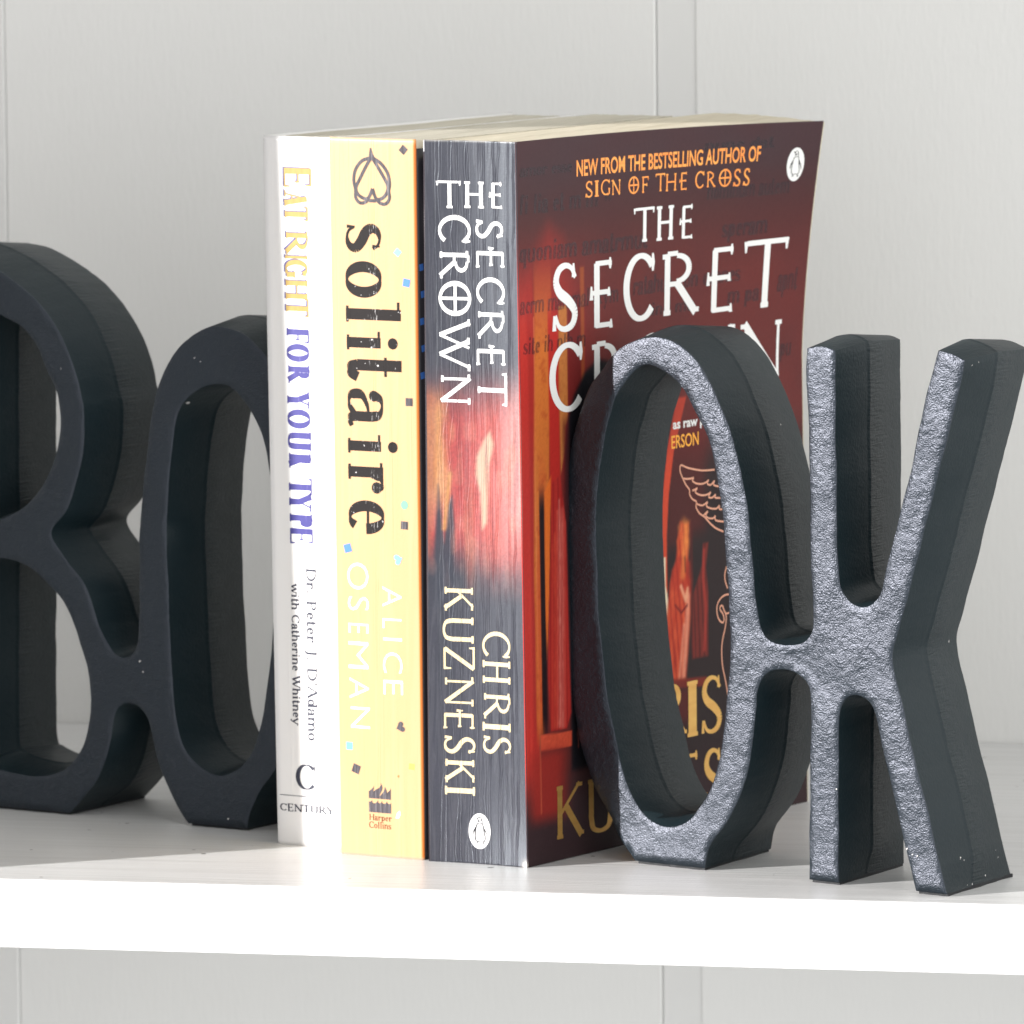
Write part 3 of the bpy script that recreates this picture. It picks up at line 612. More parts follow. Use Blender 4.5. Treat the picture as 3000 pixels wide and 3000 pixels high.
def cover_art(u, v):
    a = Art(u, v, (66, 44, 45)); n1 = vnoise(u*.35+3, v*.35, 1); n2 = vnoise(u*1.4, v*1.4, 2); n3 = vnoise(u*.09, v*.09, 3); ns = vnoise(u*1.1, v*.06, 5)
    a.lay(sm(v, 168, 194), (70, 51, 55)); a.lay(.9*(1-sm(v, 152, 190))*sm(v, 95, 118), (112, 46, 43))
    a.lay(.4*n3*sm(v, 90, 130), (78, 42, 45))
    a.lay((1-sm(u, 8, 62))*(1-sm(v, 142, 178))*sm(v, 18, 40)*.85, (150, 47, 42))
    a.lay((1-sm(v, 95, 112)), (52, 42, 43)); a.lay(1-sm(v, 14, 30), (60, 44, 47))
    a.lay(a.poly([(4, 140), (26, 140), (25, 158), (21, 170), (15, 174), (9, 168), (5, 156)], 9)*.75, (150, 46, 41))
    # painted columns and drapery at the spine side
    red = (1-sm(u, 6.3, 7.2))*sm(v, 12, 30)*(1-sm(v, 140, 172)); a.lay(red, (188, 50, 45)); a.lay(red*.5*ns*(1-sm(v, 20, 60)*.4), (214, 78, 58))
    a.lay(a.band(0*u+18, 14, 1.5, 28, 165, 30)*.55*(1-sm(v, 135, 170)), (150, 42, 38))
    oc = 9.6+1.9*sm(v, 100, 150)-2.2*(1-sm(v, 70, 100)); oh = 3.7+.4*sm(v, 110, 145)-1.9*(1-sm(v, 66, 98))
    m = a.band(oc, oh, 1.1, 36, 164, 10); m *= (1-sm(v, 140, 166)*.75); a.lay(m, (206, 112, 52)); a.lay(m*.55*sm(n1*.6+n2*.4, .5, .8), (172, 74, 38)); a.lay(m*.5*(1-sm(v, 92, 118))*a.band(oc+.3, 1.6, 1.5, 30, 125, 4), (190, 66, 40))
    m = a.band(0*u+16.2, 2.4, .8, 96, 152, 12); a.lay(m, (184, 46, 40))
    m = a.poly([(19, 152), (23.2, 152), (22.9, 121), (21.6, 119), (21.0, 112), (19.0, 106), (18.8, 130)], .6); a.lay(m, (196, 122, 64)); a.lay(m*.4*n2, (160, 84, 44))
    m = a.poly([(23.2, 154), (30, 156), (29.5, 128), (22.9, 121)], 1); a.lay(m*.8, (112, 36, 36))
    m = a.poly([(29.6, 162), (31.6, 162), (31.2, 126), (29.8, 128)], .8); a.lay(m*.8, (164, 84, 46))
    # dark niche
    m = a.poly([(22.9, 121), (26, 127), (31.5, 133), (38, 136), (60, 132), (66, 118), (66, 24), (22, 24), (22.0, 60), (21.2, 90), (21.4, 112)], 2.2); a.lay(m, (27, 26, 31))
    a.lay(a.band(0*u+21.8, 1.6, 2, 92, 121, 6)*.6, (74, 26, 28))
    m = a.band(9.6+0*u, 1.25, .7, 36.6, 101, 10); a.lay(m, (34, 22, 26))
    m = a.poly([(10.9, 102), (14.2, 106), (12.6, 75), (11.0, 56), (10.6, 70)], .6); a.lay(m, (224, 110, 44))
    m = a.poly([(14.6, 104), (18.6, 106), (21.2, 92), (21.6, 60), (22.2, 40), (20, 36), (12.2, 36), (11.2, 52), (12.8, 78)], .8); a.lay(m, (176, 48, 43))
    folds = .5+.5*np.sin((u-(v-60)*.015)*3.4+ns*3); a.lay(m*.5*sm(folds, .45, .95), (126, 28, 30))
    for k_, (x_, w_, c_) in enumerate([(18.9, 1.5, (226, 132, 116)), (17.6, .6, (246, 176, 158)), (16.6, .7, (236, 120, 96)), (20.3, .5, (214, 84, 70)), (15.2, .8, (222, 88, 62)), (13.8, .6, (206, 70, 50))]):
        a.lay(m*.75*a.line([(x_+.4, 99-3*abs(k_-1)), (x_, 72), (x_-.9, 37)], w_, w_+.5)*(.45+.55*vnoise(u*2.0, v*.5, 60+k_)), c_)
    m = a.poly([(7.2, 35.6), (22.3, 35.0), (22.2, 30.9), (7.2, 31.2)], .5); a.lay(m, (212, 86, 60)); a.lay(m*.4*n2, (170, 56, 42))
    m = a.band(0*u+13, 11, 8, 12, 31, 6)*(1-sm(u, 14, 24)); a.lay(m*.9, (158, 48, 42))
    a.lay(a.line([(7.1, 150), (6.6, 90), (7.0, 14)], .35, .5)*.6, (232, 128, 84))
    a.lay(a.line([(25, 41), (25.8, 38), (25.2, 34), (25.6, 30)], .45, .4)*.7, (170, 90, 82))
    # lit pillar edge, the two draped figures and their plinth
    a.lay(a.poly([(70, 112), (92, 118), (90, 84), (70, 80)], 7)*.55, (112, 40, 38))
    m = a.poly([(77, 122), (81.5, 122), (74.8, 107), (72.0, 95), (70.8, 84), (70.6, 42), (66.4, 42), (67.2, 84), (69.0, 96), (71.6, 108)], .6); a.lay(m, (228, 82, 54)); a.lay(m*.45*sm(v, 100, 120), (140, 46, 42))
    a.lay(a.poly([(67.2, 78), (70.0, 78), (69.9, 70), (71, 66), (71, 58), (68.2, 60), (68.0, 52), (67.2, 62)], .5), (255, 238, 205))
    m = a.poly([(77.6, 87), (82, 86.4), (81.4, 77), (80.9, 72), (82.4, 70), (82.6, 66), (82.3, 61), (80.6, 50), (79.4, 43), (70.4, 43), (70.0, 60), (72.2, 71), (75.4, 77)], 1.8); a.lay(m, (205, 70, 46)); a.lay(a.poly([(76.6, 86), (79, 88.5), (82.6, 87), (82.2, 80), (80.6, 76), (77.4, 78)], 2.2)*.8*vnoise(u*.9, v*.7, 71), (255, 170, 84)); a.lay(m*.5*vnoise(u*.8, v*.25, 72), (245, 120, 74)); a.lay(a.poly([(75.6, 82), (77.0, 84.6), (79.6, 84.2), (80.0, 80.6), (78.4, 77.6), (76.2, 78.4)], 1.2)*.8, (226, 96, 56)); a.lay(a.poly([(73.0, 74), (76.6, 77.4), (82.6, 75.6), (83.4, 70), (82.4, 66), (72.0, 69)], 1.8)*.7, (196, 62, 44))
    fo = .5+.5*np.sin((u+(v-60)*.13)*2.6+ns*2.2); a.lay(m*.55*sm(fo, .55, .95), (160, 40, 34)); a.lay(m*.75*a.line([(81.2, 66), (80.2, 56), (78.2, 43)], 2.2, 2), (247, 172, 142)); a.lay(m*.6*a.line([(78.8, 58), (76, 43)], 1.1, 1.2), (247, 180, 150)); a.lay(m*.6*a.line([(80.6, 86), (79.8, 79), (78.6, 72)], 2.4, 2), (255, 160, 80))
    a.lay(m*.8*a.line([(77.6, 69), (79.8, 65), (80.9, 68)], 1.3, 1), (255, 190, 150)); a.lay(m*.8*a.line([(74.6, 64), (77.5, 61.6), (80.5, 63.4)], .7, .6), (110, 30, 30)); a.lay(m*.5*a.line([(79.7, 77), (79.9, 73)], .7, .6), (60, 26, 26))
    a.lay(a.band(0*u+83.0, .8, 1, 50, 86, 4)*.6, (104, 40, 38))
    m = a.poly([(89, 80), (91.8, 80), (90.4, 73), (91.4, 66), (91, 48), (82.8, 48), (83.6, 66), (86.6, 71), (88.4, 74)], 1); a.lay(m*.75, (150, 54, 46)); a.lay(m*.65*sm(.5+.5*np.sin(u*2.9+ns*2.5+(v-50)*.1), .45, .9), (78, 34, 34)); a.lay(m*.6*a.line([(89.6, 78), (88.8, 70), (90.2, 62), (89, 50)], 1.3, 1.5), (206, 70, 58))
    m = a.poly([(69.5, 43.6), (90, 42.2), (90, 39.6), (69.5, 41)], .8); a.lay(m*.8, (150, 52, 42)); a.lay(a.poly([(69, 41), (84, 40.2), (84, 30), (69, 31)], 5)*.7, (112, 40, 38))
    a.c *= (.965+.07*vnoise(u*2.6, v*2.6, 8))[:, None]
    return a.linear(.90)
def spine_art(u, v):
    a = Art(u, v, (66, 64, 78)); n1 = vnoise(u*.5, v*.16, 21); n2 = vnoise(u*2.2, v*2.2, 22); ns = vnoise(u*1.0, v*.045, 23)
    pic = sm(v, 70, 88)*(1-sm(v, 112, 142)); a.lay(sm(v, 78, 92)*(1-sm(v, 118, 138)), (214, 84, 80)); a.lay(pic*.75*sm(u, 9, 22), (250, 134, 122))
    a.lay(.6*sm(u, 21, 30)*sm(v, 84, 98)*(1-sm(v, 122, 142)), (255, 225, 215))
    m = (1-sm(u+3*(n1-.5), 3.5, 8.5))*sm(v, 92, 104)*(1-sm(v, 122, 134)); a.lay(m*.9, (248, 178, 104))
    m = a.poly([(-1, 130), (3.2, 128), (2.6, 100), (1.2, 84), (-1, 84)], 2); a.lay(m*.6, (196, 112, 82))
    m = a.poly([(3.6, 104), (4.2, 98), (5.2, 88), (6.2, 98), (7.6, 101), (8.2, 92), (7.8, 78), (8.6, 70), (2.2, 70), (2.4, 86)], 1.4); a.lay(m*.92, (62, 62, 78))
    a.lay(a.line([(6.9, 107), (6.0, 99), (5.2, 92)], 1.2, 1.4), (240, 168, 92))
    m = a.poly([(15, 112), (17.5, 117), (19.2, 119), (20.4, 115.5), (18.8, 110), (18.4, 104), (18.0, 94), (16.4, 92), (16.0, 102), (14.6, 107)], 1.6); a.lay(m*.9, (255, 240, 205)); a.lay(m*.3*n2, (226, 140, 112))
    m = a.band(0*u+12.6, 1.3, 2, 78, 104, 14); a.lay(m*.5, (222, 124, 90))
    a.lay(.28*pic*sm(ns, .6, .85), (150, 50, 56)); a.lay(.25*pic*sm(n1, .45, .2), (255, 184, 150))
    a.lay(.3*(1-sm(v, 60, 80))*n1, (88, 84, 98))
    a.c *= (.92+.16*n2)[:, None]
    return a.linear(.40)

# ------------------------------------------------------------------ books
def set_art(o, cols):
    at = o.data.color_attributes.new('print', 'FLOAT_COLOR', 'POINT'); at.data.foreach_set('color', np.ascontiguousarray(cols).ravel())
def grid(nu, nv): return [(j*(nu+1)+i, j*(nu+1)+i+1, (j+1)*(nu+1)+i+1, (j+1)*(nu+1)+i) for j in range(nv) for i in range(nu)]
def thick(o, t_, off=-1):
    md = o.modifiers.new('paper', 'SOLIDIFY'); md.thickness = t_; md.offset = off; md.use_even_offset = False
class Book:
    trim = (0, 0)
    """paperback standing on its tail: spine in the local plane y = 0, covers running back; all sizes in mm"""
    def __init__(s, o, d, edges, H, wl, wr, al, ar, bulge, curl=None):
        s.o, s.H, s.wl, s.wr, s.bulge, s.curl = o, H, wl, wr, bulge, curl
        s.ang = math.atan2(d[1], d[0]); (s.l0, s.l1), (s.r0, s.r1) = edges
        s.ml = Vector((math.cos(math.radians(al)-s.ang), math.sin(math.radians(al)-s.ang))); s.mr = Vector((math.cos(math.radians(ar)-s.ang), math.sin(math.radians(ar)-s.ang)))
    def L(s, v): return s.l0+(s.l1-s.l0)*v/s.H
    def R(s, v): return s.r0+(s.r1-s.r0)*v/s.H
    def spine(s, u, v, l=0):
        return Vector((u, -s.bulge((u-s.L(v))/(s.R(v)-s.L(v)), v)-l, v))/1000
    def cover(s, u, v, l=0, side='r'):
        m = s.mr if side == 'r' else s.ml; n = Vector((m.y, -m.x)) if side == 'r' else Vector((-m.y, m.x))
        base = Vector((s.R(v) if side == 'r' else s.L(v), -s.bulge(1 if side == 'r' else 0, v))); dl, dz = (s.curl(u, v) if s.curl and side == 'r' else (0, 0))
        q = base+m*u+n*(dl+l); return Vector((q.x, q.y, v-dz))/1000
    def build(s, name, label, mats, spine_res, cover_res, cover_cols=None, spine_cols=None):
        s.root = empty(name, (s.o[0], s.o[1], 0), label, 'book', s.ang, 'books held between the bookends')
        nu, nv = spine_res; V = []; uv_ = []
        for j in range(nv+1):
            v = s.H*j/nv
            for i in range(nu+1):
                u = s.L(v)+(s.R(v)-s.L(v))*i/nu; vv = v
                if j == nv: vv += noise.noise(Vector((u*.8, j, s.o[0]*90)))*.07
                V.append(s.spine(u, vv)); uv_.append((u, v))
        o = mesh_obj('spine', V, grid(nu, nv), mats['spine'], s.root, True); s.sp = o; thick(o, .0003)
        uv_ = np.array(uv_)
        if spine_cols: set_art(o, spine_cols(uv_[:, 0], uv_[:, 1]))
        for side, W in (('r', s.wr), ('l', s.wl)):
            nu, nv = cover_res if side == 'r' else (8, 8); V = []; uv_ = []
            for j in range(nv+1):
                v = (s.H-s.trim[0 if side == 'l' else 1])*j/nv
                for i in range(nu+1):
                    u = W*i/nu; V.append(s.cover(u, v, 0, side)); uv_.append((u, v))
            F = grid(nu, nv) if side == 'r' else [tuple(reversed(f)) for f in grid(nu, nv)]
            o = mesh_obj('front_cover' if side == 'r' else 'back_cover', V, F, mats['front' if side == 'r' else 'back'], s.root, True); thick(o, .0003)
            uv_ = np.array(uv_)
            if side == 'r' and cover_cols: set_art(o, cover_cols(uv_[:, 0], uv_[:, 1]))
        # page block
        na, nd, nz = 26, 40, 24; ins = .32
        def pg(a, dd, v):
            b0 = max(0, -s.bulge(a, v)) if a not in (0, 1) else 0
            pl = s.cover(.35+b0*(1-dd)+(s.wl+.35-b0*(1-dd))*dd, v, -ins, 'l'); pr = s.cover(.35+b0*(1-dd)+(s.wr+.5-b0*(1-dd))*dd, v, -ins, 'r')
            k = a; q = pl.lerp(pr, k); q.z = v/1000
            if s.curl:
                dl, dz = s.curl((s.wr+.5)*dd, v); n = Vector((s.mr.y, -s.mr.x, 0)); q -= n*dl*k/1000; q += n*dl*(k**2.2)/1000; q.z -= dz*(k**2.2)/1000
            return q
        bm = bmesh.new(); cache = {}
        def vt(a, d, z):
            if (a, d, z) not in cache:
                v = .25+(s.H-.75)*z/nz; q = pg(a/na, d/nd, v)
                if z == nz: q.z += .00006*noise.noise(Vector((a*7.3, d*.12, s.o[0]*50)))*4.0
                cache[(a, d, z)] = bm.verts.new(q)
            return cache[(a, d, z)]
        for a in range(na):
            for d in range(nd):
                bm.faces.new((vt(a, d, nz), vt(a+1, d, nz), vt(a+1, d+1, nz), vt(a, d+1, nz))); bm.faces.new((vt(a, d, 0), vt(a, d+1, 0), vt(a+1, d+1, 0), vt(a+1, d, 0)))
            for z in range(nz):
                bm.faces.new((vt(a, nd, z), vt(a, nd, z+1), vt(a+1, nd, z+1), vt(a+1, nd, z))); bm.faces.new((vt(a, 0, z), vt(a+1, 0, z), vt(a+1, 0, z+1), vt(a, 0, z+1)))
        for z in range(nz):
            for d in range(nd):
                bm.faces.new((vt(0, d, z), vt(0, d, z+1), vt(0, d+1, z+1), vt(0, d+1, z))); bm.faces.new((vt(na, d, z), vt(na, d+1, z), vt(na, d+1, z+1), vt(na, d, z+1)))
        bmesh.ops.recalc_face_normals(bm, faces=bm.faces[:])
        bm_obj('page_block', bm, mats['pages'], s.root, False)
        return s

def creases(bk, lines, seed):
    """press upright reading creases into the spine: lines = (u at foot, height in mm, wander, v0, v1)"""
    me = bk.sp.data; n = len(me.vertices); co = np.empty(n*3, np.float32); me.vertices.foreach_get('co', co); co = co.reshape(-1, 3)
    u = co[:, 0]*1000.; v = co[:, 2]*1000.; h = np.zeros(n); r_ = np.random.default_rng(seed)
    for k, (u0, A, wd, v0, v1) in enumerate(lines):
        o_ = r_.uniform(0, 60, 3)
        x = u0+wd*((vnoise(v*.045+o_[0], v*0+k, seed+k)-.5)*2+(vnoise(v*.16+o_[1], v*0+k, seed+40+k)-.5)*.9+(vnoise(v*.5+o_[2], v*0+k, seed+80+k)-.5)*.35)
        on = sm(v, v0, v0+6)*(1-sm(v, v1-6, v1))*(.35+.65*sm(vnoise(v*.07+o_[1], v*0+k, seed+120+k), .25, .6)); d = u-x; s_ = .15
        h += A*on*(np.exp(-((d-.15)/s_)**2)-.85*np.exp(-((d+.13)/s_)**2))
    co[:, 1] -= (h/1000).astype(np.float32); me.vertices.foreach_set('co', co.ravel()); me.update()
def paper_mat(name, c0, c1):
    t = NT(name); n1 = t.noise(t.coord((2600, 22, 22)), 1, 2, .6); n2 = t.noise(t.coord((300, 8, 8)), 1, 2)
    return t.set(t.mix(t.math('ADD', t.math('MULTIPLY', n1, .6), t.math('MULTIPLY', n2, .4)), c0, c1), .8, .15, t.bump(n1, .5, .0004))
PAGES_CREAM = paper_mat('cream_pages', (.40, .34, .23), (.86, .80, .66))
PAGES_GREY = paper_mat('aged_pages', (.33, .30, .23), (.76, .72, .61))
def crease_nodes(t, sx, sz, amp, dist, wid=.035, warp=.5, lev=1.0):
    """meandering upright reading creases: thin contour lines of a tall stretched noise"""
    n = t.math('FRACT', t.math('MULTIPLY', t.noise(t.coord((sx, 1, sz)), 1, 2.2, .55, warp), lev)); r = t.math('ABSOLUTE', t.math('SUBTRACT', n, .5)); ridge = t.range(r, wid, 0.0)
    n2 = t.noise(t.coord((sx*1.9, 1, sz*1.6)), 1, 2, .5, warp); r2_ = t.range(t.math('ABSOLUTE', t.math('SUBTRACT', n2, .47)), wid*.7, 0.0)
    hh = t.math('ADD', ridge, t.math('MULTIPLY', r2_, .6)); fine = t.noise(t.coord((2600, 2600, 2600)), 1, 2)
    return hh, t.bump(hh, amp, dist, t.bump(fine, .10, .0002))
# grey thriller spine and cover
t = NT('creased_printed_spine'); at = t.add('ShaderNodeAttribute'); at.attribute_name = 'print'
hh, bn = crease_nodes(t, 330, 19, .8, .00003, .11, .6, 2.0)
MAT_SC_SPINE = t.set(t.mix(t.math('MULTIPLY', hh, .03), at.outputs['Color'], (.75, .74, .78)), .36, .70, bn); t.b.inputs['Specular Tint'].default_value = (.84, .93, 1.0, 1)
def creased_ink(name, col, sx=330, sz=17, amp=.8, dist=.0001, rough=.45):
    t = NT(name); hh, bn = crease_nodes(t, sx, sz, amp, dist, .11, .6, 2.2); return t.set(col, rough, .35, bn)
INK_WHITE_SP = creased_ink('white_spine_ink', (.80, .79, .78)); INK_CREAM_SP = creased_ink('cream_spine_ink', (.68, .55, .33))
t = NT('printed_cover'); at = t.add('ShaderNodeAttribute'); at.attribute_name = 'print'
MAT_SC_COVER = t.set(at.outputs['Color'], .45, .13, t.bump(t.noise(t.coord((1500, 1500, 1500)), 1, 2), .08, .0003, t.bump(t.noise(t.coord((25, 25, 25)), 1, 2), .12, .002)))
INK_WHITE = plain('white_cover_ink', (.84, .84, .82), .35, .4)
t = NT('orange_cover_ink'); INK_ORANGE = t.set(t.mix(t.noise(t.coord((120, 120, 900)), 1, 1), lin(226, 112, 40, 1.2), lin(240, 172, 78, 1.2)), .35, .4)
t = NT('gold_cover_ink'); sz_ = t.add('ShaderNodeSeparateXYZ'); tc_ = t.add('ShaderNodeTexCoord'); t.link(tc_.outputs['Object'], sz_.inputs[0])
INK_GOLD = t.set(t.mix(t.noise(t.coord((90, 90, 500)), 1, 1), lin(214, 156, 80, 1.15), lin(240, 198, 116, 1.15)), .34, .5, metal=.7)
INK_PEACH = plain('peach_line_ink', lin(222, 160, 132, 1.1), .4, .35)
INK_FAINT = plain('faint_script_ink', lin(44, 42, 50, 1.1), .38, .4); INK_FAINT.node_tree.nodes['Principled BSDF'].inputs['Alpha'].default_value = .42
INK_BLACK = plain('black_logo_ink', (.02, .02, .025), .4, .4)

def sc_curl(u, v):
    t_ = min(max((v-128)/64, 0), 1.1); k = (min(max(u/141.7, 0), 1.02))**2.2
    return 7.4*t_**1.4*k, 2.2*max(0, (v-150)/48)**1.5*k
SC = Book((-0.38532894, 0.04890766), (0.96910818, -0.24663605), ((0, .46), (30.15, 28.47)), 198, 138, 141.7, 66.3, 67.43, lambda a, v: -1.5*4*a*(1-a)*(.75+.25*math.sin(v/198*math.pi)), sc_curl)
SC.trim = (3.2, 0)
SC.build('paperback_book', 'thick paperback with creased dark grey spine and brown red front cover',
    dict(spine=MAT_SC_SPINE, front=MAT_SC_COVER, back=plain('dark_back_cover', (.05, .04, .05), .4, .4), pages=PAGES_CREAM), (230, 560), (300, 420), cover_art, None)
def sc_spine_cols(u, v):
    c_ = spine_art(u, v); L0 = .46*v/198; e = (u-L0 < .42)
    w_ = np.clip(1.2-(u-L0)/.35, 0, 1)[:, None]*.85*(.6+.4*vnoise(u*0+1, v*.7, 31))[:, None]
    c_[:, :3] = c_[:, :3]*(1-w_)+np.array((.78, .76, .78))*w_
    # bare corners
    b = (np.exp(-(((u-29.9)/1.2)**2+((v-.4)/1.3)**2))+np.exp(-(((v-197.95)/.25)**2))*.6*vnoise(u*.5, v*0, 34))[:, None]; b = np.clip(b, 0, 1)
    c_[:, :3] = c_[:, :3]*(1-b)+np.array((.82, .78, .72))*b
    return c_
nuv = [(lambda u_, v_: (u_, v_))(SC.L(198*j/560)+(SC.R(198*j/560)-SC.L(198*j/560))*i/230, 198*j/560) for j in range(561) for i in range(231)]
nuv = np.array(nuv); set_art(SC.sp, sc_spine_cols(nuv[:, 0], nuv[:, 1]))
r5 = np.random.default_rng(5); cl = []
for k in range(17):
    full = k % 3 != 2; v0 = -8 if full else r5.uniform(-5, 110); cl.append((3.6+k*1.44+r5.uniform(-.4, .4), r5.uniform(.07, .17), r5.uniform(.3, .8), v0, 206 if full else v0+r5.uniform(50, 110)))
creases(SC, cl, 200)
sps = SC.spine
emit('title_lettering', letters_up(sc_the, .15, .085, .12)+letters_cw(sc_crown, .135, .085, .10)+letters_cw(sc_secret, .135, .085, .10), sps, INK_WHITE_SP, SC.root, .10)
emit('surname_lettering', letters_cw(sc_kuz, .13, .07, .11), sps, INK_CREAM_SP, SC.root, .10)
emit('first_name_lettering', letters_cw(sc_chris, .13, .07, .11), sps, INK_CREAM_SP, SC.root, .10)
def penguin(P, pk=1.0):
    S_ = lambda pts, w_: ribbon(spline(pts, 5), [w_*pk]*(5*(len(pts)-1)+1)); out = []
    out += [[(640, 538), (700, 558), (750, 558), (760, 600), (775, 640), (832, 648), (762, 690), (744, 722), (740, 640), (718, 598)]]
    out += S_([(748, 556), (790, 536), (832, 548), (864, 588), (882, 645), (886, 700), (884, 745)], 20)+S_([(868, 600), (846, 638), (800, 665), (760, 690)], 18)+S_([(738, 748), (800, 740), (886, 738)], 18)
    out += S_([(746, 740), (702, 800), (676, 920), (655, 1050), (648, 1180), (660, 1290), (688, 1348), (720, 1366)], 26)+S_([(884, 735), (914, 820), (934, 950), (955, 1080), (980, 1180), (980, 1290), (950, 1350), (914, 1370)], 25)
    out += [[(706, 790), (640, 900), (590, 990), (570, 1080), (570, 1168), (588, 1168), (602, 1062), (640, 1004), (668, 962), (686, 880)], [(908, 800), (970, 920), (1020, 1010), (1050, 1090), (1062, 1195), (1044, 1195), (1018, 1080), (972, 1004), (938, 992), (924, 900)]]
    out += S_([(695, 1358), (760, 1358), (830, 1350), (890, 1362), (935, 1366)], 18)
    for q in ([(742, 1365), (736, 1402), (678, 1446)], [(736, 1400), (748, 1432)], [(926, 1365), (932, 1412), (900, 1444)], [(932, 1410), (958, 1462)]): out += ribbon(q, [30, 26, 22][:len(q)])
    return [[P(x, y) for x, y in q] for q in out]
lg = emit('publisher_logo', [[disc(15.1, 9.07, 3.33, 4.9, 40)]], sps, plain('white_logo_ground', (.84, .83, .83), .45, .35), SC.root, .13)
emit('logo_bird', [penguin(lambda x, y: (15.1+(x-800)*.00917, 9.07-(y-1010)*.0081), 1.5)], sps, INK_BLACK, lg, .19)
# the words run on behind the bookend
co_crown_full = co_crown[:2]+[['O+', 53.5, 73.0, 121.9, 141.2], ['W', 75.5, 104.5, 122.2, 141.0]]+co_crown[2:]
co_chris_full = [['C', 36.2, 48.8, 26.6, 42.6], ['H', 51.4, 63.6, 26.7, 42.4]]+co_chris
co_kuz_full = co_kuz[:2]+[['Z', 44.4, 54.2, 5.3, 20.6], ['N', 57.0, 71.6, 5.4, 20.9], ['Es', 74.9, 84.73, 5.6, 21.98], co_kuz[3], ['K', 100.2, 112.4, 5.2, 21.4], ['I', 114.6, 118.4, 5.2, 21.4]]
# --- front cover lettering (positions were measured on the flat sheet; the sheet leans with the spine)
cov = lambda u, v, l=0: SC.cover(u+2.65*v/198, v, l, 'r')
def sans_at(item, bold=0.0, cap=.729):
    tx, u0, u1, v0, v1 = item; P, F = sans(tx, u1-u0, v1-v0, bold, cap); return [(u0+x, v0+y) for x, y in P], F
emit('title_lettering', letters_up(co_the, .165, .085, .13)+letters_up(co_secret, .155, .08, .10)+letters_up(co_crown_full, .155, .08, .10), cov, INK_WHITE, SC.root, .05)
emit('tagline_lettering', [sans_at(co_new[0], .018)]+letters_up(co_sign, .13, .095, .10), cov, INK_ORANGE, SC.root, .05)
emit('quote_lettering', [sans_at(co_raw[0], .03)], cov, INK_WHITE, SC.root, .05)
emit('quote_name_lettering', [sans_at(co_erson[0], .012)], cov, plain('amber_ink', lin(244, 168, 52, 1.15), .36, .4), SC.root, .05)
emit('first_name_lettering', letters_up(co_chris_full, .16, .07, .10), cov, INK_GOLD, SC.root, .05)
emit('surname_lettering', letters_up(co_kuz_full, .16, .075, .10), cov, INK_GOLD, SC.root, .05)
WING = [[(94.07, 100.17), (87.39, 100.6), (80.58, 101.94), (77.19, 103.05), (76.46, 102.32), (76.63, 101.12), (78.03, 99.0), (79.45, 97.28), (81.22, 95.72), (81.21, 94.53), (82.63, 93.0), (84.77, 92.0), (84.4, 90.64), (86.18, 88.67), (88.69, 87.43), (91.2, 85.58), (94.44, 83.66), (98.42, 82.26)],
 [(78.04, 99.2), (79.83, 98.93), (81.98, 98.83), (83.41, 98.89), (82.69, 98.16), (84.83, 97.16), (87.71, 96.79), (89.88, 97.08), (90.97, 97.58), (90.24, 96.65), (92.04, 96.08), (94.04, 97.08), (93.48, 95.94), (96.5, 95.2)],
 [(82.66, 95.38), (84.09, 95.54), (85.18, 95.84), (84.09, 94.85), (86.24, 93.85), (89.12, 93.47), (91.29, 93.76), (92.01, 94.09), (90.92, 92.79), (92.72, 92.42), (94.54, 93.14), (94.17, 92.28), (97.4, 91.9)],
 [(84.41, 91.63), (85.84, 91.1), (87.64, 90.72), (89.09, 90.98), (90.36, 91.45), (89.8, 90.31), (91.96, 89.5), (94.86, 89.12), (96.5, 89.86), (96.31, 88.87), (98.4, 88.6)],
 [(88.33, 87.86), (89.78, 88.52), (90.51, 88.75), (89.41, 87.76), (90.85, 86.82), (93.38, 86.57), (94.29, 87.17), (94.46, 85.86), (99, 85.0)],
 [(103.0, 63.9), (100.77, 64.23), (98.59, 64.16), (96.39, 63.29), (94.92, 61.65), (94.9, 59.45), (95.97, 57.52), (97.78, 56.52), (98.51, 57.45), (97.8, 59.13), (96.54, 60.27), (96.55, 61.27), (97.65, 61.35), (98.18, 60.49), (98.9, 59.41), (99.99, 58.89), (102, 59.17)],
 [(99.08, 59.19), (99.61, 57.73), (99.03, 54.98), (97.73, 51.91), (97.15, 49.17), (97.47, 44.51), (99, 40), (100.4, 35)], [(99.9, 72.2), (99.02, 70.23), (99.18, 68.21), (100.4, 66)]]
emit('line_drawing', [ribbon(spline(s_, 3), [.52]*(3*(len(s_)-1)+1)) for s_ in WING], cov, INK_PEACH, SC.root, .05)
SCRIPT = [('amor esse', -1, 24, 188.4, 2.2), ('fi lia et m m', -1.5, 36, 178.2, 3.4), ('w', 39, 43, 179.4, 3), ('quoniam amatrmut', -2, 60, 165.2, 3.6), ('speram', 96, 118, 165.6, 3.6), ('hominum autem', 88, 127, 176.8, 3.3), ('acrm mammal ocym', -1.5, 46, 151.2, 3.2), ('ratahur', 53, 72, 152.4, 3.4), ('on omnes', 78, 106, 152.6, 3.2), ('site ih nth m', 0, 30, 140.2, 3), ('apnt', 125, 135, 148.2, 4.4), ('ind mt', 62, 82, 146.0, 2.4), ('m pa', 100, 116, 146.4, 3.2), ('pu', 128, 134, 129.4, 3.4), ('nunc dat', 86, 118, 190.8, 2.2)]
emit('faint_script', [g for tx, u0, u1, v0, xh in SCRIPT for g in [[[(u0+x+y*.10, v0+y) for x, y in q] for q in p] for p in string(tx, u1-u0, xh/XH, .20, .07, .05, .02)]], cov, INK_FAINT, SC.root, .035)
lg = emit('publisher_logo', [[disc(128.7, 185.2, 3.95, 5.05, 40)]], cov, INK_WHITE, SC.root, .05)
emit('logo_bird', [penguin(lambda x, y: (128.7+(x-800)*.0108, 185.2-(y-1010)*.00842))], cov, INK_BLACK, lg, .11)

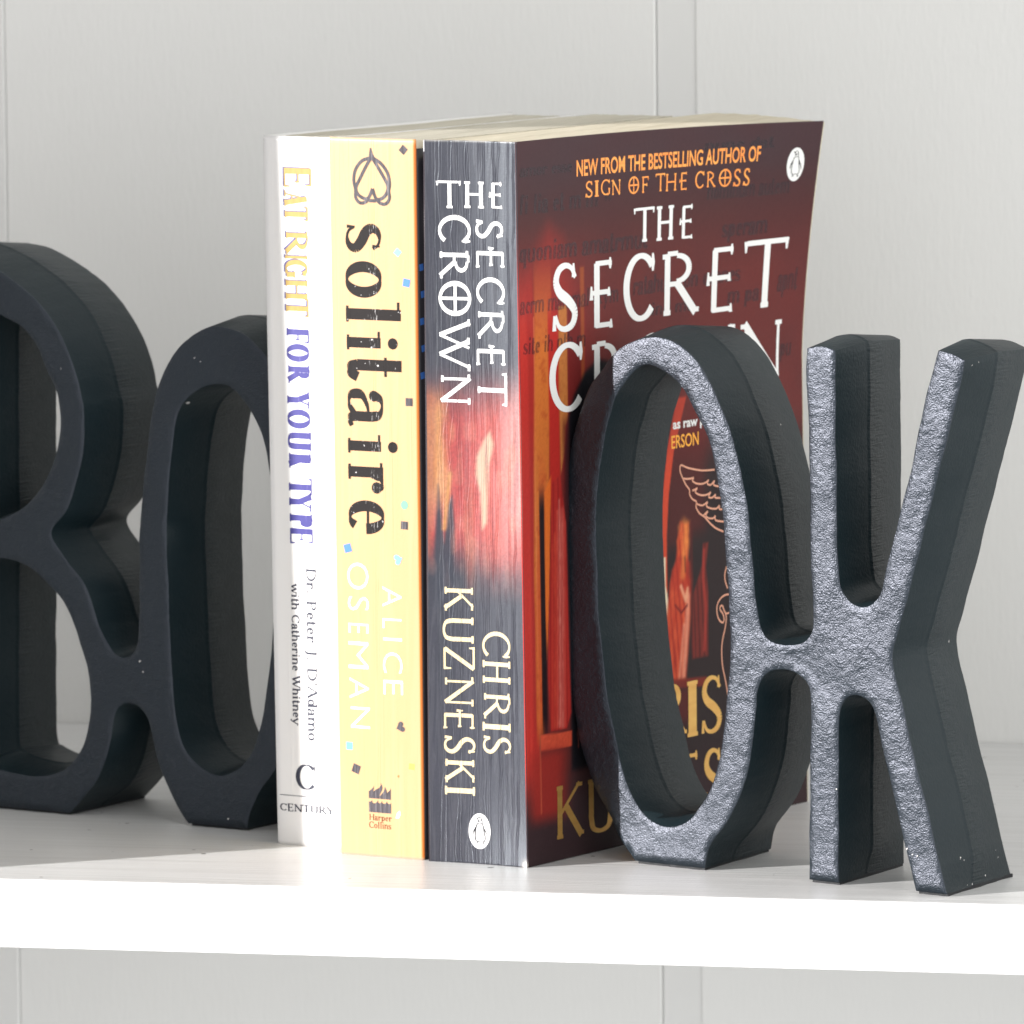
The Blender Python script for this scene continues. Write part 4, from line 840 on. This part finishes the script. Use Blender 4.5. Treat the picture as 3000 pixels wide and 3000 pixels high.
# yellow paperback
def sol_cols(u, v):
    a = Art(u, v, (255, 199, 142)); Lb = -1.2*v/198; Rb = 26.75-.5*v/198
    n = vnoise(u*.9, v*.05, 41); a.lay(.35*sm(n, .45, .8), (255, 206, 156))
    a.lay(sm(u, Rb-1.0, Rb-.2), (240, 132, 40))
    a.lay(np.exp(-((v-.2)/.35)**2)*.9+np.exp(-((v-197.6)/.45)**2)*.9, (250, 244, 230)); a.lay((1-sm(u-Lb, .1, .35))*.6, (246, 214, 200))
    return a.linear(.55)
t = NT('yellow_printed_spine'); at = t.add('ShaderNodeAttribute'); at.attribute_name = 'print'
hh, bn = crease_nodes(t, 150, 2.4, .35, .00006, .02, .2); MAT_SOL_SPINE = t.set(at.outputs['Color'], .42, .45, bn)
MAT_SOL_COVER = plain('black_glossy_cover', (.012, .012, .016), .35, .45)
SO = Book((-0.41253559, 0.05864277), (0.95170377, -0.30701782), ((0, -1.2), (26.85, 26.4)), 198, 120, 120, 64.8, 65.6, lambda a, v: .25*4*a*(1-a)-.35*(max(0, (a-.975)/.025)**2+max(0, (.02-a)/.02)**2))
SO.trim = (2.0, 2.6)
SO.build('paperback_book', 'yellow paperback with the large black title solitaire down its spine',
    dict(spine=MAT_SOL_SPINE, front=MAT_SOL_COVER, back=plain('yellow_cover', (.70, .50, .16), .4, .4), pages=PAGES_GREY), (200, 220), (30, 40), None, sol_cols)
creases(SO, [(11.9, .034, .25, -8, 206), (12.9, .044, .2, -8, 206), (13.5, .015, .2, 20, 206), (7.0, .010, .3, 30, 160), (18.5, .010, .3, 10, 120)], 320)
t = NT('worn_black_ink'); tc = t.add('ShaderNodeTexCoord'); sx = t.add('ShaderNodeSeparateXYZ'); t.link(tc.outputs['Object'], sx.inputs[0])
band = t.math('MULTIPLY', t.range(sx.outputs[0], .0105, .0118), t.range(sx.outputs[0], .0146, .0132)); st = t.noise(t.coord((2600, 1, 260)), 1, 3, .7)
wear = t.math('MULTIPLY', band, t.range(st, .58, .66)); spk = t.range(t.noise(t.coord((900, 900, 900)), 1, 2, .5), .71, .74)
hh, bn = crease_nodes(t, 150, 2.4, .35, .00006, .02, .2)
MAT_SOL_INK = t.set(t.mix(t.math('MAXIMUM', wear, spk), (.014, .011, .011), (.62, .60, .60)), .5, .12, bn)
t = NT('worn_grey_ink'); st = t.noise(t.coord((1400, 1, 90)), 1, 3, .7); INK_GREY = t.set(t.ramp(st, [(.3, (.03, .027, .03)), (.55, (.09, .08, .09)), (.75, (.26, .24, .25))]), .5, .15)
emit('title_lettering', letters_cw(so_sol, .175, .045, .125), SO.spine, MAT_SOL_INK, SO.root, .07)
def sans_cw(item, bold):
    tx, ub, ut, vs_, ve = item; P, F = sans(tx, vs_-ve, ut-ub, bold); return [(ub+y, vs_-x) for x, y in P], F
INK_PALE = plain('pale_author_ink', (.86, .84, .80), .45, .4)
emit('first_name_lettering', [sans_cw(i, -.012) for i in so_alice], SO.spine, INK_PALE, SO.root, .07)
emit('surname_lettering', [sans_cw(i, -.012) for i in so_oseman], SO.spine, INK_PALE, SO.root, .07)
RV = lambda x, y: (12.22+(x-830)*.0506-(y-290)*.0004, 195.13-(y-290)*.0433)
def stroke(pts, w_): q = spline([RV(*p) for p in pts], 6); return ribbon(q, [w_]*len(q))
sp_ = ribbon([RV(830, 286), RV(833, 322), RV(838, 352)], [.4, 1.1, 2.1])
for pts in ([(836, 345), (806, 395), (764, 480), (738, 540), (752, 582), (790, 606), (818, 600), (842, 543)], [(836, 345), (858, 375), (905, 455), (938, 520), (932, 565), (905, 600), (866, 606), (842, 543)],
            [(824, 350), (775, 370), (736, 425), (724, 490), (735, 550), (736, 600), (760, 633), (796, 630), (822, 600)], [(850, 352), (895, 382), (936, 440), (949, 505), (944, 555), (948, 600), (928, 634), (893, 634), (862, 602)], [(820, 618), (864, 619)]):
    sp_ += stroke(pts, .95)
emit('spade_emblem', [sp_], SO.spine, INK_GREY, SO.root, .07)
cols_ = dict(d=INK_GREY, s=plain('sky_blue_ink', lin(140, 225, 245, .75), .45), b=plain('blue_ink', lin(70, 130, 220, .8), .45), g=plain('green_ink', lin(130, 225, 160, .75), .45), l=plain('light_blue_ink', lin(130, 180, 245, .8), .45), c=plain('cyan_ink', lin(120, 220, 225, .75), .45), y=plain('yellow_ink', lin(255, 222, 90, .8), .45), o=plain('rust_ink', lin(225, 130, 60, .8), .45), w=plain('bare_paper', (.84, .83, .82), .6))
def rsq(x, y, s_, a): return [(x+s_*math.cos(a+i*math.pi/2), y+s_*math.sin(a+i*math.pi/2)) for i in range(4)]
def heart(x, y, s_, a):
    out = []
    for i in range(28):
        q = i/28*2*math.pi; hx = .062*16*math.sin(q)**3; hy = .062*(13*math.cos(q)-5*math.cos(2*q)-2*math.cos(3*q)-math.cos(4*q))
        out.append((x+s_*(hx*math.cos(a)-hy*math.sin(a)), y+s_*(hx*math.sin(a)+hy*math.cos(a))))
    return out
CONF = [('d', rsq(22.55, 195.05, 1.42, .08)), ('s', rsq(20.45, 167.03, 1.28, .1)), ('b', rsq(23.12, 158.78, 1.5, .62)), ('d', rsq(23.58, 126.16, 1.55, .785)), ('g', disc(21.78, 97.82, 1.15, 1.25, 24)), ('d', rsq(21.71, 92.21, 1.55, .74)), ('b', rsq(3.49, 85.06, 1.6, 1.05)), ('l', heart(19.57, 82.73, 1.45, 1.9)), ('d', heart(19.87, 36.46, 1.5, -1.2)), ('c', rsq(3.33, 30.21, 1.5, .785)), ('d', rsq(5.45, 23.98, 1.7, .45)), ('y', rsq(23.19, 25.71, 1.2, .7)), ('o', disc(18.99, 22.75, .28, .36)), ('w', [(18.0, 11.0), (18.4, 12.4), (19.4, 13.3), (19.5, 12.0), (19.0, 11.1)])]
for k_, p in CONF: emit('confetti_mark', [[p]], SO.spine, cols_[k_], SO.root, .07)
HP = lambda x, y: (9.46+(x-238)*.01019, 16.1-(y-725-.072*(x-238))*.00883)
flame = [(238, 725), (238, 512), (290, 470), (345, 425), (385, 385), (396, 330), (402, 400), (385, 470), (388, 540), (400, 505), (460, 455), (540, 415), (590, 375), (622, 310), (605, 245), (650, 310), (672, 380), (664, 460), (620, 550), (585, 640), (585, 760), (590, 655), (680, 555), (728, 470), (748, 368), (785, 450), (820, 575), (850, 525), (905, 475), (930, 408), (930, 778)]
wave = [(238, 1160), (238, 830), (275, 835), (310, 825), (340, 790), (350, 860), (385, 895), (440, 885), (490, 850), (520, 800), (530, 860), (570, 890), (625, 870), (655, 815), (665, 880), (705, 905), (770, 890), (808, 830), (820, 880), (870, 915), (915, 905), (935, 870), (935, 1215)]
flame[19:20] = [(620, 540)]; 
f1_ = [p for p in flame[:20]]+[(580, 640), (575, 748)]; f2_ = [(585, 750), (588, 660)]+flame[22:]
lg = emit('publisher_logo', [[[HP(*p) for p in f1_]], [[HP(*p) for p in f2_]], [[HP(*p) for p in wave]]], SO.spine, INK_GREY, SO.root, .07)
def str_up(tx, u0, u1, v0, v1, tk, tn, sf): return [[[(u0+x, v0+y) for x, y in q] for q in p] for p in string(tx, u1-u0, v1-v0, tk, tn, sf, .05)]
emit('publisher_lettering', str_up('Harper', 9.5, 16.7, 10.05, 11.75, .13, .07, .10)+str_up('Collins', 9.45, 16.5, 7.85, 9.65, .13, .07, .10), SO.spine, plain('brown_ink', lin(150, 80, 44, .5), .5, .15), SO.root, .07)
socov = lambda u, v, l=0: SO.cover(u, v, l, 'r')
emit('cover_mark', [[rsq(1.6+.5*(i % 2), 163-i*7.4, 1.3, .9)] for i in range(5)], socov, cols_['b'], SO.root, .05)

# white paperback
t = NT('white_laminated_spine'); hh, bn = crease_nodes(t, 170, 1.6, .22, .0002, .012, .15)
stain = t.range(t.noise(t.coord((420, 420, 300)), 1, 3, .6), .72, .80)
MAT_ER = t.set((.80, .785, .78), .30, .5, bn)
MAT_ER_C = plain('white_laminated_cover', (.78, .77, .75), .35, .45)
ER = Book((-0.43413743, 0.07317218), (0.93936211, -0.34292685), ((0, -2.1), (21.3, 20.6)), 197.3, 112, 112, 64.2, 64.8, lambda a, v: .10*4*a*(1-a)-.45*max(0, (.10-a)/.10)**2-.35*max(0, (a-.93)/.07)**2)
ER.build('paperback_book', 'white paperback with navy and gold title lettering on its spine, leftmost of the books',
    dict(spine=MAT_ER, front=MAT_ER_C, back=MAT_ER_C, pages=PAGES_GREY), (160, 160), (20, 30))
creases(ER, [(10.2, .03, .2, 60, 206), (10.9, .015, .2, 120, 206), (14.0, .010, .2, 20, 120)], 400)
ers = ER.spine
t = NT('gold_title_ink'); INK_GT = t.set(t.mix(t.noise(t.coord((900, 900, 260)), 1, 2), lin(200, 160, 62, .52), lin(228, 196, 104, .52)), .4, .4)
t = NT('navy_title_ink'); st = t.range(t.noise(t.coord((1500, 1, 120)), 1, 2, .6), .60, .72); INK_NAVY = t.set(t.mix(st, (.035, .03, .20), (.14, .12, .34)), .4, .4)
INK_DARK = plain('dark_author_ink', (.030, .032, .055), .45, .35)
sh_ = [(c_, a-.42, b-.42, v0+.24, v1+.24) for c_, a, b, v0, v1 in er_eat]
emit('title_shadow', letters_cw(sh_, .20, .05, .13), ers, INK_NAVY, ER.root, .06)
emit('title_lettering', letters_cw(er_eat, .20, .055, .13), ers, INK_GT, ER.root, .11)
emit('subtitle_lettering', letters_cw(er_for, .23, .06, .15), ers, INK_NAVY, ER.root, .08)
def str_cw(tx, ub, ut, vs_, ve, tk, tn, sf): return [[[(ub+y, vs_-x) for x, y in q] for q in p] for p in string(tx, vs_-ve, ut-ub, tk, tn, sf, .05)]
emit('author_lettering', str_cw("Dr. Peter J. D'Adamo", 10.9, 14.05, 77.9, 29.6, .15, .085, .12), ers, INK_DARK, ER.root, .07)
emit('coauthor_lettering', str_cw('with Catherine Whitney', 5.9, 8.5, 73.2, 33.8, .16, .09, .12), ers, INK_DARK, ER.root, .07)
lg = emit('publisher_logo', letters_up(er_c, .20, .05, .1)+[[[(1.1, 13.80), (18.5, 13.80), (18.5, 14.0), (1.1, 14.0)]]], ers, INK_DARK, ER.root, .07)
emit('publisher_lettering', str_up('CENTURY', 1.1, 19.2, 9.5, 11.5, .18, .10, .12), ers, INK_DARK, ER.root, .07)
